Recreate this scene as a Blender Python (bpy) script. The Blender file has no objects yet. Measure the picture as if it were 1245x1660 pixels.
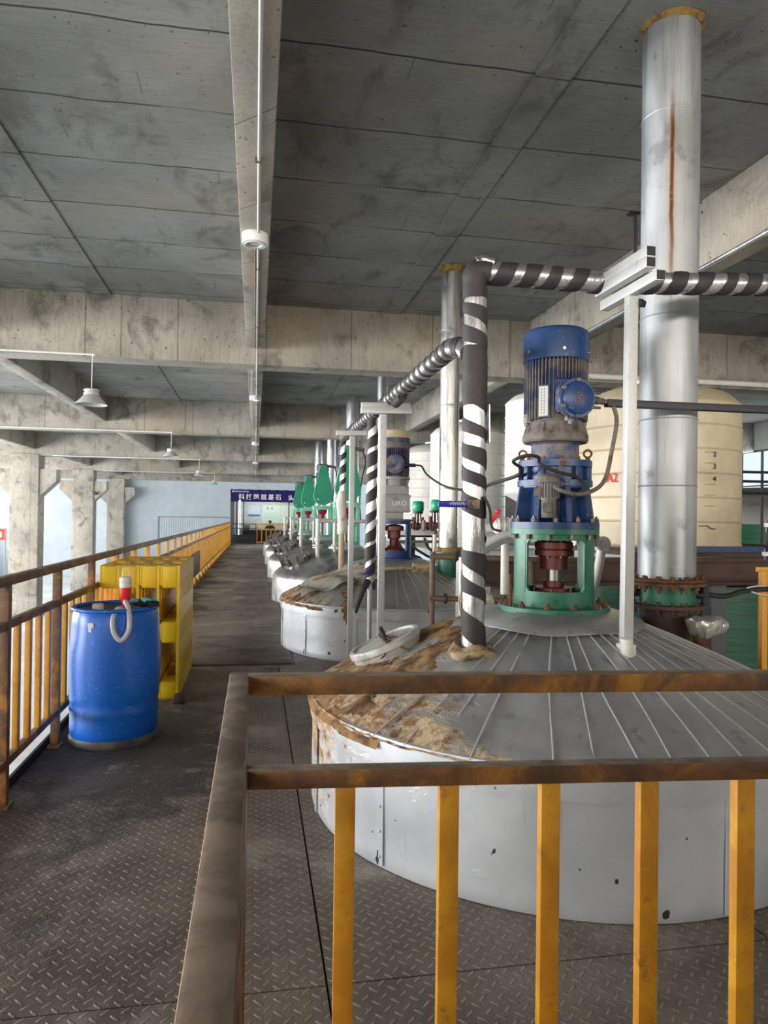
import bpy, bmesh, math, random
from mathutils import Vector, Matrix, noise
random.seed(7)
S = bpy.context.scene
COL = S.collection
PI = math.pi
R = math.radians

# ------------------------------------------------------------------ mesh building
class MB:
    def __init__(self):
        self.bm = bmesh.new()
    def _new(self, bm2, M=None):
        if M is not None:
            bmesh.ops.transform(bm2, matrix=M, verts=bm2.verts)
        me = bpy.data.meshes.new('tmp'); bm2.to_mesh(me); bm2.free()
        self.bm.from_mesh(me); bpy.data.meshes.remove(me)
    def box(self, x0, x1, y0, y1, z0, z1, bev=0, M=None):
        b = bmesh.new()
        bmesh.ops.create_cube(b, size=1)
        bmesh.ops.transform(b, matrix=Matrix.Translation(((x0+x1)/2, (y0+y1)/2, (z0+z1)/2)) @ Matrix.Diagonal((abs(x1-x0), abs(y1-y0), abs(z1-z0), 1)), verts=b.verts)
        if bev:
            bmesh.ops.bevel(b, geom=b.edges[:], offset=bev, segments=2, profile=.6, affect='EDGES')
        self._new(b, M); return self
    def cbox(self, c, s, bev=0, rot=None):
        M = Matrix.Translation(c)
        if rot is not None: M = M @ rot
        return self.box(-s[0]/2, s[0]/2, -s[1]/2, s[1]/2, -s[2]/2, s[2]/2, bev, M)
    def bar(self, p0, p1, w, h, bev=0, up=(0, 0, 1)):
        p0 = Vector(p0); p1 = Vector(p1); d = p1-p0; L = d.length; d.normalize()
        u = Vector(up)
        if abs(d.dot(u)) > .99: u = Vector((0, 1, 0))
        s = d.cross(u).normalized(); u = s.cross(d)
        M = Matrix((s, d, u)).transposed().to_4x4(); M.translation = (p0+p1)/2
        return self.box(-w/2, w/2, -L/2, L/2, -h/2, h/2, bev, M)
    def cyl(self, p0, p1, r0, r1=None, n=24, caps=True):
        p0 = Vector(p0); p1 = Vector(p1); d = p1-p0; L = d.length
        b = bmesh.new()
        bmesh.ops.create_cone(b, cap_ends=caps, segments=n, radius1=r0, radius2=r0 if r1 is None else r1, depth=L)
        q = Vector((0, 0, 1)).rotation_difference(d.normalized()).to_matrix().to_4x4()
        q.translation = (p0+p1)/2
        self._new(b, q); return self
    def lathe(self, prof, c=(0, 0, 0), n=48, a0=0, a1=2*PI, M=None, close=False):
        b = bmesh.new(); full = abs(a1-a0-2*PI) < 1e-6
        k = n if full else n+1
        rows = []
        for (r, z) in prof:
            if r < 1e-6:
                rows.append([b.verts.new((0, 0, z))]*k)
            else:
                rows.append([b.verts.new((r*math.cos(a0+(a1-a0)*i/n), r*math.sin(a0+(a1-a0)*i/n), z)) for i in range(k)])
        m = len(rows)
        for j in range(m if close else m-1):
            A = rows[j]; B = rows[(j+1) % m]
            for i in range(n):
                i2 = (i+1) % k
                vs = []
                for v in (A[i], A[i2], B[i2], B[i]):
                    if v not in vs: vs.append(v)
                if len(vs) > 2:
                    try: b.faces.new(vs)
                    except ValueError: pass
        if close and not full:
            for e in (0, k-1):
                try: b.faces.new([r[e] for r in rows])
                except ValueError: pass
        bmesh.ops.recalc_face_normals(b, faces=b.faces)
        T = Matrix.Translation(c)
        self._new(b, T if M is None else T @ M); return self
    def shell(self, ri, ro, z0, z1, c=(0, 0, 0), a0=0, a1=2*PI, n=32):
        return self.lathe([(ro, z0), (ro, z1), (ri, z1), (ri, z0)], c, n, a0, a1, close=True)
    def tube(self, pts, r, n=10, caps=True, closed=False):
        pts = [Vector(p) for p in pts]; m = len(pts)
        rs = r if isinstance(r, (list, tuple)) else [r]*m
        b = bmesh.new(); rings = []
        def tan(i):
            if closed: return (pts[(i+1) % m]-pts[i-1]).normalized()
            return (pts[min(i+1, m-1)]-pts[max(i-1, 0)]).normalized()
        t = tan(0); u = t.orthogonal().normalized()
        for i in range(m):
            t = tan(i); u = (u-t*u.dot(t)).normalized(); v = t.cross(u)
            rings.append([b.verts.new(pts[i]+rs[i]*(u*math.cos(2*PI*k/n)+v*math.sin(2*PI*k/n))) for k in range(n)])
        for i in range(m if closed else m-1):
            A = rings[i]; B = rings[(i+1) % m]
            for k in range(n): b.faces.new((A[k], A[(k+1) % n], B[(k+1) % n], B[k]))
        if caps and not closed:
            b.faces.new(rings[0][::-1]); b.faces.new(rings[-1])
        bmesh.ops.recalc_face_normals(b, faces=b.faces)
        self._new(b); return self
    def prism(self, poly, h, M=None, bev=0):
        """poly in XY extruded along +Z by h, then moved by M"""
        b = bmesh.new()
        f = b.faces.new([b.verts.new((x, y, 0)) for x, y in poly])
        g = bmesh.ops.extrude_face_region(b, geom=[f])
        bmesh.ops.translate(b, vec=(0, 0, h), verts=[v for v in g['geom'] if isinstance(v, bmesh.types.BMVert)])
        bmesh.ops.recalc_face_normals(b, faces=b.faces)
        if bev: bmesh.ops.bevel(b, geom=b.edges[:], offset=bev, segments=2, affect='EDGES')
        self._new(b, M); return self
    def sphere(self, c, r, n=20, sc=(1, 1, 1)):
        b = bmesh.new(); bmesh.ops.create_uvsphere(b, u_segments=n, v_segments=max(8, n//2), radius=r)
        self._new(b, Matrix.Translation(c) @ Matrix.Diagonal((*sc, 1))); return self
    def torus(self, c, R0, r, n=24, m=8, M=None):
        return self.lathe([(R0+r*math.cos(2*PI*k/m), r*math.sin(2*PI*k/m)) for k in range(m)], c, n, close=True, M=M)
    def jitter(self, amp, scale, seed=0, axis=None):
        for v in self.bm.verts:
            p = v.co*scale+Vector((seed*7.3, seed*3.1, seed))
            q = noise.noise_vector(p)
            if axis: q = Vector((q.x*axis[0], q.y*axis[1], q.z*axis[2]))
            v.co += q*amp
        return self
    def mesh(self, name, mat, angle=38):
        me = bpy.data.meshes.new(name); self.bm.to_mesh(me); self.bm.free()
        me.materials.append(mat)
        if len(me.polygons):
            me.polygons.foreach_set('use_smooth', [True]*len(me.polygons))
            me.set_sharp_from_angle(angle=R(angle))
        return me

FR = {}   # world frame of every thing / part
def tag(o, label, cat, group=None):
    o['label'] = label; o['category'] = cat
    if group: o['group'] = group
    return o
def thing(name, label, cat, loc=(0, 0, 0), rz=0, group=None):
    o = bpy.data.objects.new(name, None); COL.objects.link(o)
    o.empty_display_size = .1
    o.location = loc; o.rotation_euler = (0, 0, rz)
    FR[o] = Matrix.Translation(loc) @ Matrix.Rotation(rz, 4, 'Z')
    return tag(o, label, cat, group)
def P(name, mb, mat, parent, world=False, label=None, angle=38, kind=None):
    if world: bmesh.ops.transform(mb.bm, matrix=FR[parent].inverted(), verts=mb.bm.verts)
    o = bpy.data.objects.new(name, mb.mesh(name, mat, angle)); COL.objects.link(o)
    o.parent = parent; FR[o] = FR[parent]
    if label: o['label'] = label
    if kind: o['kind'] = kind
    return o
def PW(*a, **k): return P(*a, world=True, **k)
def one(name, mb, mat, label, cat, group=None, loc=None, angle=38, kind=None):
    """a thing that is one mesh; mesh given in world coordinates, origin put at loc"""
    if loc is None:
        zs = [v.co for v in mb.bm.verts]
        loc = (sum(v.x for v in zs)/len(zs), sum(v.y for v in zs)/len(zs), min(v.z for v in zs))
    bmesh.ops.translate(mb.bm, vec=-Vector(loc), verts=mb.bm.verts)
    o = bpy.data.objects.new(name, mb.mesh(name, mat, angle)); COL.objects.link(o); o.location = loc
    FR[o] = Matrix.Translation(loc)
    if kind: o['kind'] = kind
    return tag(o, label, cat, group)
def struct(name, mb, mat, angle=38, label=None):
    o = bpy.data.objects.new(name, mb.mesh(name, mat, angle)); COL.objects.link(o)
    o['kind'] = 'structure'; FR[o] = Matrix()
    if label: o['label'] = label
    return o
def dup(root, loc, label, rz=None, group=None):
    def cp(o, par):
        c = o.copy(); COL.objects.link(c)
        if par: c.parent = par
        for ch in o.children: cp(ch, c)
        return c
    r = cp(root, None); r.location = loc
    if rz is not None: r.rotation_euler = (0, 0, rz)
    r['label'] = label
    if group: r['group'] = group
    FR[r] = Matrix.Translation(loc) @ Matrix.Rotation(r.rotation_euler[2], 4, 'Z')
    return r
def text(body, size, mat, parent, M, name='lettering', ext=.002, sx=1, label=None, align='CENTER'):
    cu = bpy.data.curves.new(name, 'FONT'); cu.body = body; cu.size = size; cu.extrude = ext
    cu.align_x = align; cu.align_y = 'CENTER'; cu.offset = size*.012
    cu.materials.append(mat)
    q = bpy.data.objects.new(name, cu); COL.objects.link(q)
    dg = bpy.context.evaluated_depsgraph_get(); me = bpy.data.meshes.new_from_object(q.evaluated_get(dg))
    bpy.data.objects.remove(q); bpy.data.curves.remove(cu); me.name = name
    if not me.materials: me.materials.append(mat)
    o = bpy.data.objects.new(name, me); COL.objects.link(o); o.parent = parent
    o.matrix_local = FR[parent].inverted() @ M @ Matrix.Diagonal((sx, 1, 1, 1)); FR[o] = FR[parent]
    if label: o['label'] = label
    return o
def smooth_path(pts, k=8, closed=False):
    pts = [Vector(p) for p in pts]; out = []; n = len(pts)
    for i in range(n if closed else n-1):
        g = (lambda j: pts[j % n]) if closed else (lambda j: pts[max(0, min(n-1, j))])
        a, b, c, d = g(i-1), g(i), g(i+1), g(i+2)
        for s in range(k):
            t = s/k
            out.append(.5*((2*b)+(c-a)*t+(2*a-5*b+4*c-d)*t*t+(3*b-a-3*c+d)*t*t*t))
    if not closed: out.append(pts[-1])
    return out

# ------------------------------------------------------------------ materials
def L(r, g, b):
    f = lambda v: (v/255/12.92) if v/255 <= .04045 else ((v/255+.055)/1.055)**2.4
    return (f(r), f(g), f(b), 1)
class NT:
    def __init__(self, name):
        self.m = bpy.data.materials.new(name); self.m.use_nodes = True
        self.t = self.m.node_tree; self.b = self.t.nodes['Principled BSDF']
        self.tc = self.t.nodes.new('ShaderNodeTexCoord').outputs['Object']
    def n(self, ty, **kw):
        x = self.t.nodes.new(ty)
        for k, v in kw.items():
            setattr(x, k, v)
        return x
    def lk(self, a, b): self.t.links.new(a, b)
    def put(self, sock, v):
        if isinstance(v, bpy.types.NodeSocket): self.lk(v, sock)
        else: sock.default_value = v
    def mth(self, op, a, b=0., c=0., clamp=False):
        x = self.n('ShaderNodeMath', operation=op, use_clamp=clamp)
        self.put(x.inputs[0], a); self.put(x.inputs[1], b); self.put(x.inputs[2], c)
        return x.outputs[0]
    def scale(self, v, s):
        x = self.n('ShaderNodeMapping'); self.lk(v, x.inputs['Vector']); x.inputs['Scale'].default_value = s
        return x.outputs[0]
    def noise(self, scale, detail=4, rough=.55, vec=None, dist=0):
        x = self.n('ShaderNodeTexNoise'); self.lk(vec or self.tc, x.inputs['Vector'])
        x.inputs['Scale'].default_value = scale; x.inputs['Detail'].default_value = detail
        x.inputs['Roughness'].default_value = rough; x.inputs['Distortion'].default_value = dist
        return x.outputs[0]
    def voro(self, scale, vec=None):
        x = self.n('ShaderNodeTexVoronoi'); self.lk(vec or self.tc, x.inputs['Vector']); x.inputs['Scale'].default_value = scale
        return x.outputs['Distance']
    def ramp(self, v, lo, hi, a=0., b=1.):
        x = self.n('ShaderNodeMapRange'); x.clamp = True; x.interpolation_type = 'SMOOTHSTEP'
        self.put(x.inputs[0], v); x.inputs[1].default_value = lo; x.inputs[2].default_value = hi
        x.inputs[3].default_value = a; x.inputs[4].default_value = b
        return x.outputs[0]
    def mix(self, f, a, b):
        x = self.n('ShaderNodeMix', data_type='RGBA')
        self.put(x.inputs[0], f); self.put(x.inputs[6], a); self.put(x.inputs[7], b)
        return x.outputs[2]
    def xyz(self):
        x = self.n('ShaderNodeSeparateXYZ'); self.lk(self.tc, x.inputs[0]); return x.outputs
    def bump(self, h, strength=.3, dist=.01):
        x = self.n('ShaderNodeBump'); self.lk(h, x.inputs['Height'])
        x.inputs['Strength'].default_value = strength; x.inputs['Distance'].default_value = dist
        self.lk(x.outputs[0], self.b.inputs['Normal'])
    def out(self, col, rough=.5, metal=0., **kw):
        self.put(self.b.inputs['Base Color'], col); self.put(self.b.inputs['Roughness'], rough)
        self.put(self.b.inputs['Metallic'], metal)
        for k, v in kw.items(): self.put(self.b.inputs[k.replace('_', ' ')], v)
        return self.m
def pm(name, c, rough=.5, metal=0., dirt=None, amt=(.5, .68), scale=6, speck=None, bump=0, bscale=40, streak=False, **kw):
    t = NT(name); col = c
    if dirt:
        v = t.scale(t.tc, (1, 1, .16)) if streak else None
        f = t.ramp(t.noise(scale, 6, .62, vec=v), amt[0], amt[1])
        col = t.mix(f, c, dirt)
    fine = t.noise(scale*9, 3, .6)
    col = t.mix(t.ramp(fine, .3, .75, 0, .22), col, tuple(x*.55 for x in c[:3])+(1,))
    if speck:
        col = t.mix(t.ramp(t.noise(70, 2, .5), .69, .73), col, speck)
    if bump: t.bump(t.noise(bscale, 4), bump, .004)
    return t.out(col, rough, metal, **kw)

def mat_concrete(name, form=True, tone=1.0, tint=(1, 1, 1)):
    t = NT(name)
    x, y, z = t.xyz()
    big = t.noise(.7, 5, .6)
    col = t.mix(t.ramp(big, .3, .7), L(*(int(v*tone*q) for v, q in zip((150, 149, 145), tint))), L(*(int(v*tone*q) for v, q in zip((186, 184, 179), tint))))
    blot = t.noise(2.3, 6, .65, vec=t.scale(t.tc, (1, .55, .8)), dist=.6)
    col = t.mix(t.ramp(blot, .50, .70, 0, .75), col, L(82, 80, 75))
    grain = t.noise(1, 6, .7, vec=t.scale(t.tc, (5, 46, 46) if form else (34, 34, 5)))
    col = t.mix(t.ramp(grain, .38, .78, 0, .45), col, L(98, 94, 86))
    pits = t.ramp(t.noise(26, 2, .4), .70, .76)
    col = t.mix(pits, col, L(62, 60, 55))
    warm = t.ramp(t.noise(.45, 3, .5), .5, .7, 0, .15 if form else .35)
    col = t.mix(warm, col, L(178, 160, 136))
    h = t.mth('MULTIPLY', pits, -1.)
    h = t.mth('ADD', h, grain)
    if form:
        # formwork board joints across the slab, one about every 0.92 m, and staggered ends
        w = t.mth('MULTIPLY', t.mth('SUBTRACT', t.noise(1.1, 3), .5), .10)
        ph = t.mth('FRACT', t.mth('DIVIDE', t.mth('ADD', t.mth('ADD', y, w), 8*.92-4.53+.46), .92))
        d = t.mth('ABSOLUTE', t.mth('SUBTRACT', ph, .5))
        gate = t.ramp(t.noise(1.7, 3), .32, .5, .15, 1.)
        ln = t.mth('MULTIPLY', t.ramp(d, .004, .014, 1, 0), gate)
        row = t.mth('FLOOR', t.mth('DIVIDE', t.mth('ADD', y, 8*.92-4.53), .92))
        shade = t.n('ShaderNodeTexWhiteNoise', noise_dimensions='1D'); t.lk(row, shade.inputs['W'])
        col = t.mix(t.mth('MULTIPLY', shade.outputs[0], .32), col, L(104, 103, 98))
        col = t.mix(ln, col, L(48, 47, 44))
        ph2 = t.mth('FRACT', t.mth('ADD', t.mth('DIVIDE', x, 1.83), t.mth('MULTIPLY', row, .37)))
        l2 = t.ramp(t.mth('ABSOLUTE', t.mth('SUBTRACT', ph2, .5)), .001, .004, .6, 0)
        l2 = t.mth('MULTIPLY', l2, t.ramp(t.noise(3.3, 2), .45, .6))
        col = t.mix(l2, col, L(70, 68, 64))
        h = t.mth('SUBTRACT', h, t.mth('MULTIPLY', ln, 3.))
    else:
        ph2 = t.mth('FRACT', t.mth('DIVIDE', t.mth('ADD', x, y), 1.22))
        l2 = t.ramp(t.mth('ABSOLUTE', t.mth('SUBTRACT', ph2, .5)), .003, .008, .7, 0)
        col = t.mix(l2, col, L(80, 77, 71))
        h = t.mth('SUBTRACT', h, t.mth('MULTIPLY', l2, 2.))
    t.bump(h, .35, .006)
    return t.out(col, .92)
M = {}
M['slab'] = mat_concrete('formed_concrete_slab', tone=.87, tint=(.96, .985, 1.0))
M['beam'] = mat_concrete('formed_concrete_beam', form=False, tone=.93, tint=(1.0, .985, .955))
M['column'] = mat_concrete('column_concrete', form=False, tone=1.0, tint=(1.0, .98, .95))

def mat_checker():
    t = NT('steel_checker_plate')
    x, y, z = t.xyz()
    c = 1/.044
    u = t.mth('MULTIPLY', t.mth('ADD', x, y), c*.7071); v = t.mth('MULTIPLY', t.mth('SUBTRACT', y, x), c*.7071)
    par = t.mth('MODULO', t.mth('ADD', t.mth('ADD', t.mth('FLOOR', u), t.mth('FLOOR', v)), 2000.), 2.)
    lu = t.mth('SUBTRACT', t.mth('FRACT', u), .5); lv = t.mth('SUBTRACT', t.mth('FRACT', v), .5)
    def ell(a, b): return t.mth('ADD', t.mth('POWER', t.mth('DIVIDE', t.mth('ABSOLUTE', a), .46), 2.), t.mth('POWER', t.mth('DIVIDE', t.mth('ABSOLUTE', b), .13), 2.))
    mx = t.n('ShaderNodeMix', data_type='FLOAT'); t.lk(par, mx.inputs[0]); t.lk(ell(lu, lv), mx.inputs[2]); t.lk(ell(lv, lu), mx.inputs[3])
    tread = t.ramp(mx.outputs[0], .35, 1.15, 1, 0)
    base = t.mix(t.ramp(t.noise(1.4, 6, .65), .35, .68), L(104, 93, 83), L(140, 130, 120))
    base = t.mix(t.ramp(y, 6.8, 9.5, 0, .75), base, L(158, 146, 133))  # paler worn steel farther on, colour also making up for low light
    grime = t.ramp(t.noise(.8, 7, .7, dist=.7), .46, .62)
    # muddy, dark deposit along the railing side
    side = t.ramp(x, -1.35, -.35, .16, 0)
    grime2 = t.ramp(t.mth('ADD', t.noise(1.1, 7, .7, dist=.5), side), .56, .70)
    col = t.mix(t.mth('MULTIPLY', grime, .55), base, L(66, 58, 51))
    col = t.mix(t.mth('MULTIPLY', grime2, .85), col, L(46, 41, 37))
    dust = t.ramp(t.noise(.9, 6, .6, vec=t.scale(t.tc, (1, 1, 1)), dist=.4), .52, .68)
    col = t.mix(t.mth('MULTIPLY', dust, .65), col, L(206, 199, 192))
    # wet looking black crust round the barrel, with loose pale grit on it
    dx = t.mth('DIVIDE', t.mth('SUBTRACT', x, -.75), .75); dy = t.mth('DIVIDE', t.mth('SUBTRACT', y, 4.9), 1.3)
    near = t.ramp(t.mth('ADD', t.mth('MULTIPLY', dx, dx), t.mth('MULTIPLY', dy, dy)), 0, 1.6, .34, 0)
    cr = t.ramp(t.mth('ADD', t.noise(3.2, 8, .75, dist=.5), near), .62, .78)
    col = t.mix(t.mth('MULTIPLY', cr, .8), col, L(34, 30, 28))
    grime2 = t.mth('MAXIMUM', grime2, cr)
    spk = t.ramp(t.noise(75, 3, .7), .60, .68)
    col = t.mix(t.mth('MULTIPLY', spk, t.ramp(t.noise(1.6, 3), .4, .6)), col, L(182, 178, 172))
    vis = t.mth('SUBTRACT', 1.0, t.mth('MULTIPLY', grime2, .85))
    tr = t.mth('MULTIPLY', tread, vis)
    col = t.mix(t.mth('MULTIPLY', tr, .30), col, L(186, 174, 162))
    h = t.mth('ADD', tr, t.mth('MULTIPLY', t.noise(120, 3, .7), t.mth('ADD', .15, t.mth('MULTIPLY', grime2, .9))))
    t.bump(h, .9, .006)
    return t.out(col, t.mix(tr, (.62,)*3+(1,), (.40,)*3+(1,)), .0)
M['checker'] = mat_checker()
M['sheet'] = pm('worn_flat_steel_sheet', L(112, 103, 94), .6, .3, L(70, 62, 55), (.42, .66), 2.5, bump=.3)
M['ground'] = pm('ground_epoxy', L(214, 222, 226), .5, 0, L(190, 196, 198), (.4, .7), .5)
M['wall'] = pm('pale_blue_panel_wall', L(208, 219, 228), .6, 0, L(196, 208, 219), (.4, .7), .25)
M['wall_white'] = pm('white_plaster', L(205, 208, 205), .8, 0, L(190, 190, 184), (.4, .7), .5)

def mat_yellow(name, wear=.5):
    t = NT(name)
    n1 = t.noise(5, 6, .7, dist=.5)
    col = t.mix(t.ramp(n1, .35, .62), L(214, 156, 40), L(190, 128, 32))
    col = t.mix(t.ramp(t.noise(16, 5, .7), .58-wear*.2, .80-wear*.2, 0, .9), col, L(112, 74, 40))
    col = t.mix(t.ramp(t.noise(45, 3, .7), .70, .76), col, L(235, 214, 170))
    t.bump(t.noise(60, 3), .15, .002)
    return t.out(col, .42)
M['yellow'] = mat_yellow('worn_yellow_paint', .1)
def mat_railtop():
    t = NT('worn_rail_paint')
    g = t.n('ShaderNodeNewGeometry'); s = t.n('ShaderNodeSeparateXYZ'); t.lk(g.outputs['Normal'], s.inputs[0])
    n1 = t.noise(4, 6, .7, vec=t.scale(t.tc, (1, 1, 1)), dist=.8)
    col = t.mix(t.ramp(n1, .34, .56), L(166, 114, 42), L(112, 75, 43))
    col = t.mix(t.ramp(t.noise(6, 6, .72, dist=.5), .40, .62, 0, .9), col, L(74, 53, 40))
    # bare worn steel and dirt where hands slide: on the upward faces
    top = t.mix(t.ramp(t.noise(7, 6, .7, dist=.6), .35, .65), L(166, 150, 134), L(112, 96, 82))
    col = t.mix(t.ramp(s.outputs[2], .5, .9), col, top)
    t.bump(t.noise(50, 4), .25, .002)
    return t.out(col, .5)
M['railtop'] = mat_railtop()
M['blue'] = pm('blue_machine_paint', L(26, 61, 110), .38, 0, L(44, 60, 92), (.52, .74), 7, L(150, 160, 175))
M['blue_dusty'] = pm('dusty_blue_paint', L(52, 70, 112), .65, 0, L(120, 112, 104), (.40, .62), 9)
M['dust_metal'] = pm('dusty_cast_iron', L(118, 110, 104), .75, .1, L(70, 64, 62), (.45, .7), 12)
M['green'] = pm('green_machine_paint', L(48, 118, 94), .4, 0, L(30, 72, 58), (.52, .74), 6, L(24, 46, 38))
M['green_lt'] = pm('pale_green_paint', L(120, 200, 172), .45, 0, L(80, 160, 132), (.5, .75), 3)
M['teal'] = pm('teal_guard_paint', L(30, 148, 112), .45, 0, L(22, 122, 96), (.45, .75), 2)
M['red_br'] = pm('oxide_red_paint', L(112, 48, 44), .45, 0, L(62, 28, 28), (.5, .75), 9)
M['dark_bl'] = pm('dark_blue_paint', L(30, 58, 124), .45, 0, L(24, 40, 84), (.5, .7), 6)
M['grey_cast'] = pm('grey_cast_housing', L(142, 142, 140), .55, .1, L(104, 102, 100), (.5, .72), 6)
M['black'] = pm('black_rubber', L(34, 33, 34), .6)
M['foam'] = pm('black_foam_wrap', L(44, 42, 44), .62, 0, L(66, 62, 62), (.5, .75), 8, bump=.4, bscale=25)
M['steel'] = pm('bolt_steel', L(120, 112, 104), .45, .7, L(80, 60, 45), (.5, .7), 20)
M['shaft'] = pm('turned_steel_shaft', L(190, 188, 182), .3, .9)
M['rust'] = pm('rusty_iron', L(122, 84, 54), .85, .1, L(74, 52, 38), (.4, .65), 12, bump=.5)
M['rust_pipe'] = pm('rusty_brown_pipe', L(128, 108, 94), .7, .3, L(98, 62, 44), (.45, .7), 9)
M['white_paint'] = pm('white_enamel', L(228, 228, 224), .4, 0, L(186, 182, 174), (.55, .8), 6)
M['lightgrey'] = pm('light_grey_paint', L(192, 194, 195), .42, .15, L(150, 146, 142), (.58, .78), 7)
M['pvc'] = pm('white_pvc', L(226, 224, 218), .4, 0, L(196, 190, 178), (.5, .8), 5)
M['pe'] = pm('white_polyethylene', L(240, 238, 232), .45, 0, L(224, 220, 210), (.5, .8), 1.5)
M['pe_beige'] = pm('cream_polyethylene', L(212, 199, 170), .45, 0, L(194, 178, 148), (.45, .75), 1.2)
M['barrel'] = pm('blue_plastic', L(10, 100, 205), .36, 0, L(10, 86, 184), (.5, .75), 3, L(150, 180, 225))
M['barrel_rim'] = pm('dark_grey_plastic', L(60, 60, 66), .55, 0, L(96, 90, 86), (.45, .65), 6)
M['barrel_top'] = pm('dirty_blue_lid', L(56, 64, 92), .6, 0, L(30, 32, 40), (.45, .62), 7)
M['pallet'] = pm('yellow_plastic', L(236, 194, 14), .42, 0, L(186, 148, 22), (.55, .8), 5, L(120, 92, 20))
M['red'] = pm('red_plastic', L(226, 40, 48), .35)
M['clearhose'] = pm('milky_hose', L(232, 234, 236), .25, 0, Transmission_Weight=.35)
M['black_cloth'] = pm('dark_glove_cloth', L(30, 32, 40), .9)
M['cyan_cloth'] = pm('cyan_glove_cuff', L(110, 190, 215), .9)
M['brown_board'] = pm('brown_board', L(112, 60, 24), .6, 0, L(86, 44, 18), (.45, .7), 4)
M['navy'] = pm('banner_navy', L(40, 28, 124), .6)
M['white_ink'] = pm('white_ink', L(242, 242, 240), .6)
M['red_ink'] = pm('red_marker', L(214, 52, 48), .7)
M['black_ink'] = pm('black_ink', L(40, 40, 44), .7)
M['redbanner'] = pm('red_banner_cloth', L(222, 62, 56), .7)
M['amber'] = pm('amber_yellow_paint', L(228, 160, 26), .45)
M['dark'] = pm('dark_steel_fence', L(36, 38, 44), .5, .2)
M['dgrey'] = pm('dark_grey_frame', L(78, 82, 90), .45, .2)
M['beam_br'] = pm('brown_steel_beam', L(84, 62, 54), .7, .1, L(52, 40, 36), (.45, .7), 4)
M['foil_bag'] = pm('clear_plastic_wrap', L(208, 206, 200), .2, .45, L(150, 146, 138), (.45, .7), 9)
M['sack'] = pm('white_sack_cloth', L(206, 202, 194), .85, 0, L(150, 138, 120), (.5, .72), 8, bump=.5)
M['burlap'] = pm('burlap_wrap', L(186, 166, 132), .95, 0, L(128, 104, 74), (.45, .65), 24, bump=.8, bscale=90)
M['wood'] = pm('pale_wood_stick', L(196, 180, 150), .8, 0, L(150, 130, 104), (.5, .7), 10)
M['skin'] = pm('skin', L(206, 160, 132), .6)
M['hair'] = pm('black_hair', L(28, 24, 24), .6)
M['jacket'] = pm('dark_work_jacket', L(62, 66, 78), .85)
M['poster'] = pm('pale_green_poster', L(214, 232, 222), .5)
M['poster_bl'] = pm('pale_blue_poster', L(206, 218, 232), .5)
M['sky_bl'] = pm('poster_blue', L(70, 150, 205), .5)
M['grey_box'] = pm('grey_box', L(118, 114, 110), .7, 0, L(86, 82, 80), (.45, .7), 4)
M['mint'] = pm('green_actuator', L(24, 168, 122), .35)
M['blue_handle'] = pm('blue_vinyl_handle', L(22, 34, 160), .35)
M['yfoam'] = pm('yellow_foam', L(158, 126, 72), .9, 0, L(104, 82, 50), (.45, .65), 14, bump=.8)
M['grey_frp'] = pm('grey_fibreglass_top', L(142, 142, 142), .6, 0, L(112, 112, 112), (.45, .7), 2)
M['emit_dim'] = (lambda t: t.out(L(235, 238, 245), .4))(NT('lamp_diffuser'))
def emis(name, c, s):
    t = NT(name); return t.out(c, .4, 0, Emission_Color=c, Emission_Strength=s)
M['lamp_on'] = emis('lit_lamp_diffuser', (1, .98, .94, 1), 9)

def mat_greenfrp():
    t = NT('green_wound_fibreglass'); x, y, z = t.xyz()
    w = t.noise(1, 5, .7, vec=t.scale(t.tc, (2, 2, 46)))
    col = t.mix(t.ramp(w, .3, .7), L(12, 70, 52), L(22, 98, 70))
    col = t.mix(t.ramp(t.noise(24, 2), .72, .76), col, L(90, 140, 118))
    t.bump(w, .3, .006)
    return t.out(col, .35)
M['frp'] = mat_greenfrp()
def mat_galv(name, tint=(176, 180, 184), rough=.33, streak=True, rustline=False, metal=.85):
    t = NT(name); x, y, z = t.xyz()
    cl = t.noise(2.2, 5, .6, vec=t.scale(t.tc, (1, 1, .5)))
    col = t.mix(t.ramp(cl, .3, .7), L(*(int(v*.86) for v in tint)), L(*tint))
    st = t.noise(1, 5, .7, vec=t.scale(t.tc, (22, 22, .7)))
    col = t.mix(t.ramp(st, .50, .70, 0, .85 if rough < .31 else .5), col, L(112, 114, 117))
    blot = t.ramp(t.noise(4.2, 4, .6), .58, .70)
    col = t.mix(t.mth('MULTIPLY', blot, .5), col, L(96, 99, 106))
    rg = t.ramp(cl, .35, .7, rough*.8, rough*1.35)
    if rustline:
        # one long rust run down the seam that faces the walkway
        ang = t.mth('ARCTAN2', y, x)
        d = t.mth('ABSOLUTE', t.mth('SUBTRACT', ang, t.mth('ADD', -2.08, t.mth('MULTIPLY', t.mth('SUBTRACT', t.noise(5, 3), .5), .12))))
        zz = t.mth('MULTIPLY', t.ramp(z, 2.6, 3.45), t.mth('MULTIPLY', t.ramp(z, 3.85, 4.15, 1, .1), t.ramp(t.noise(6, 4, .7), .3, .5, .35, 1)))
        ln = t.mth('MULTIPLY', t.ramp(d, .03, .10, 1, 0), zz)
        halo = t.mth('MULTIPLY', t.ramp(d, .05, .26, .45, 0), zz)
        col = t.mix(halo, col, L(176, 150, 120)); col = t.mix(ln, col, L(108, 60, 38))
    if rough < .31: t.bump(t.noise(1, 4, .6, vec=t.scale(t.tc, (60, 60, 7))), .5, .01)
    return t.out(col, rg, metal)
M['galv'] = mat_galv('galvanised_duct', (186, 190, 194), .5, rustline=True, metal=.6)
M['galv2'] = mat_galv('galvanised_steel', (196, 200, 204), .36)
M['foil'] = mat_galv('aluminium_foil_jacket', (206, 208, 210), .3)
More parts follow.
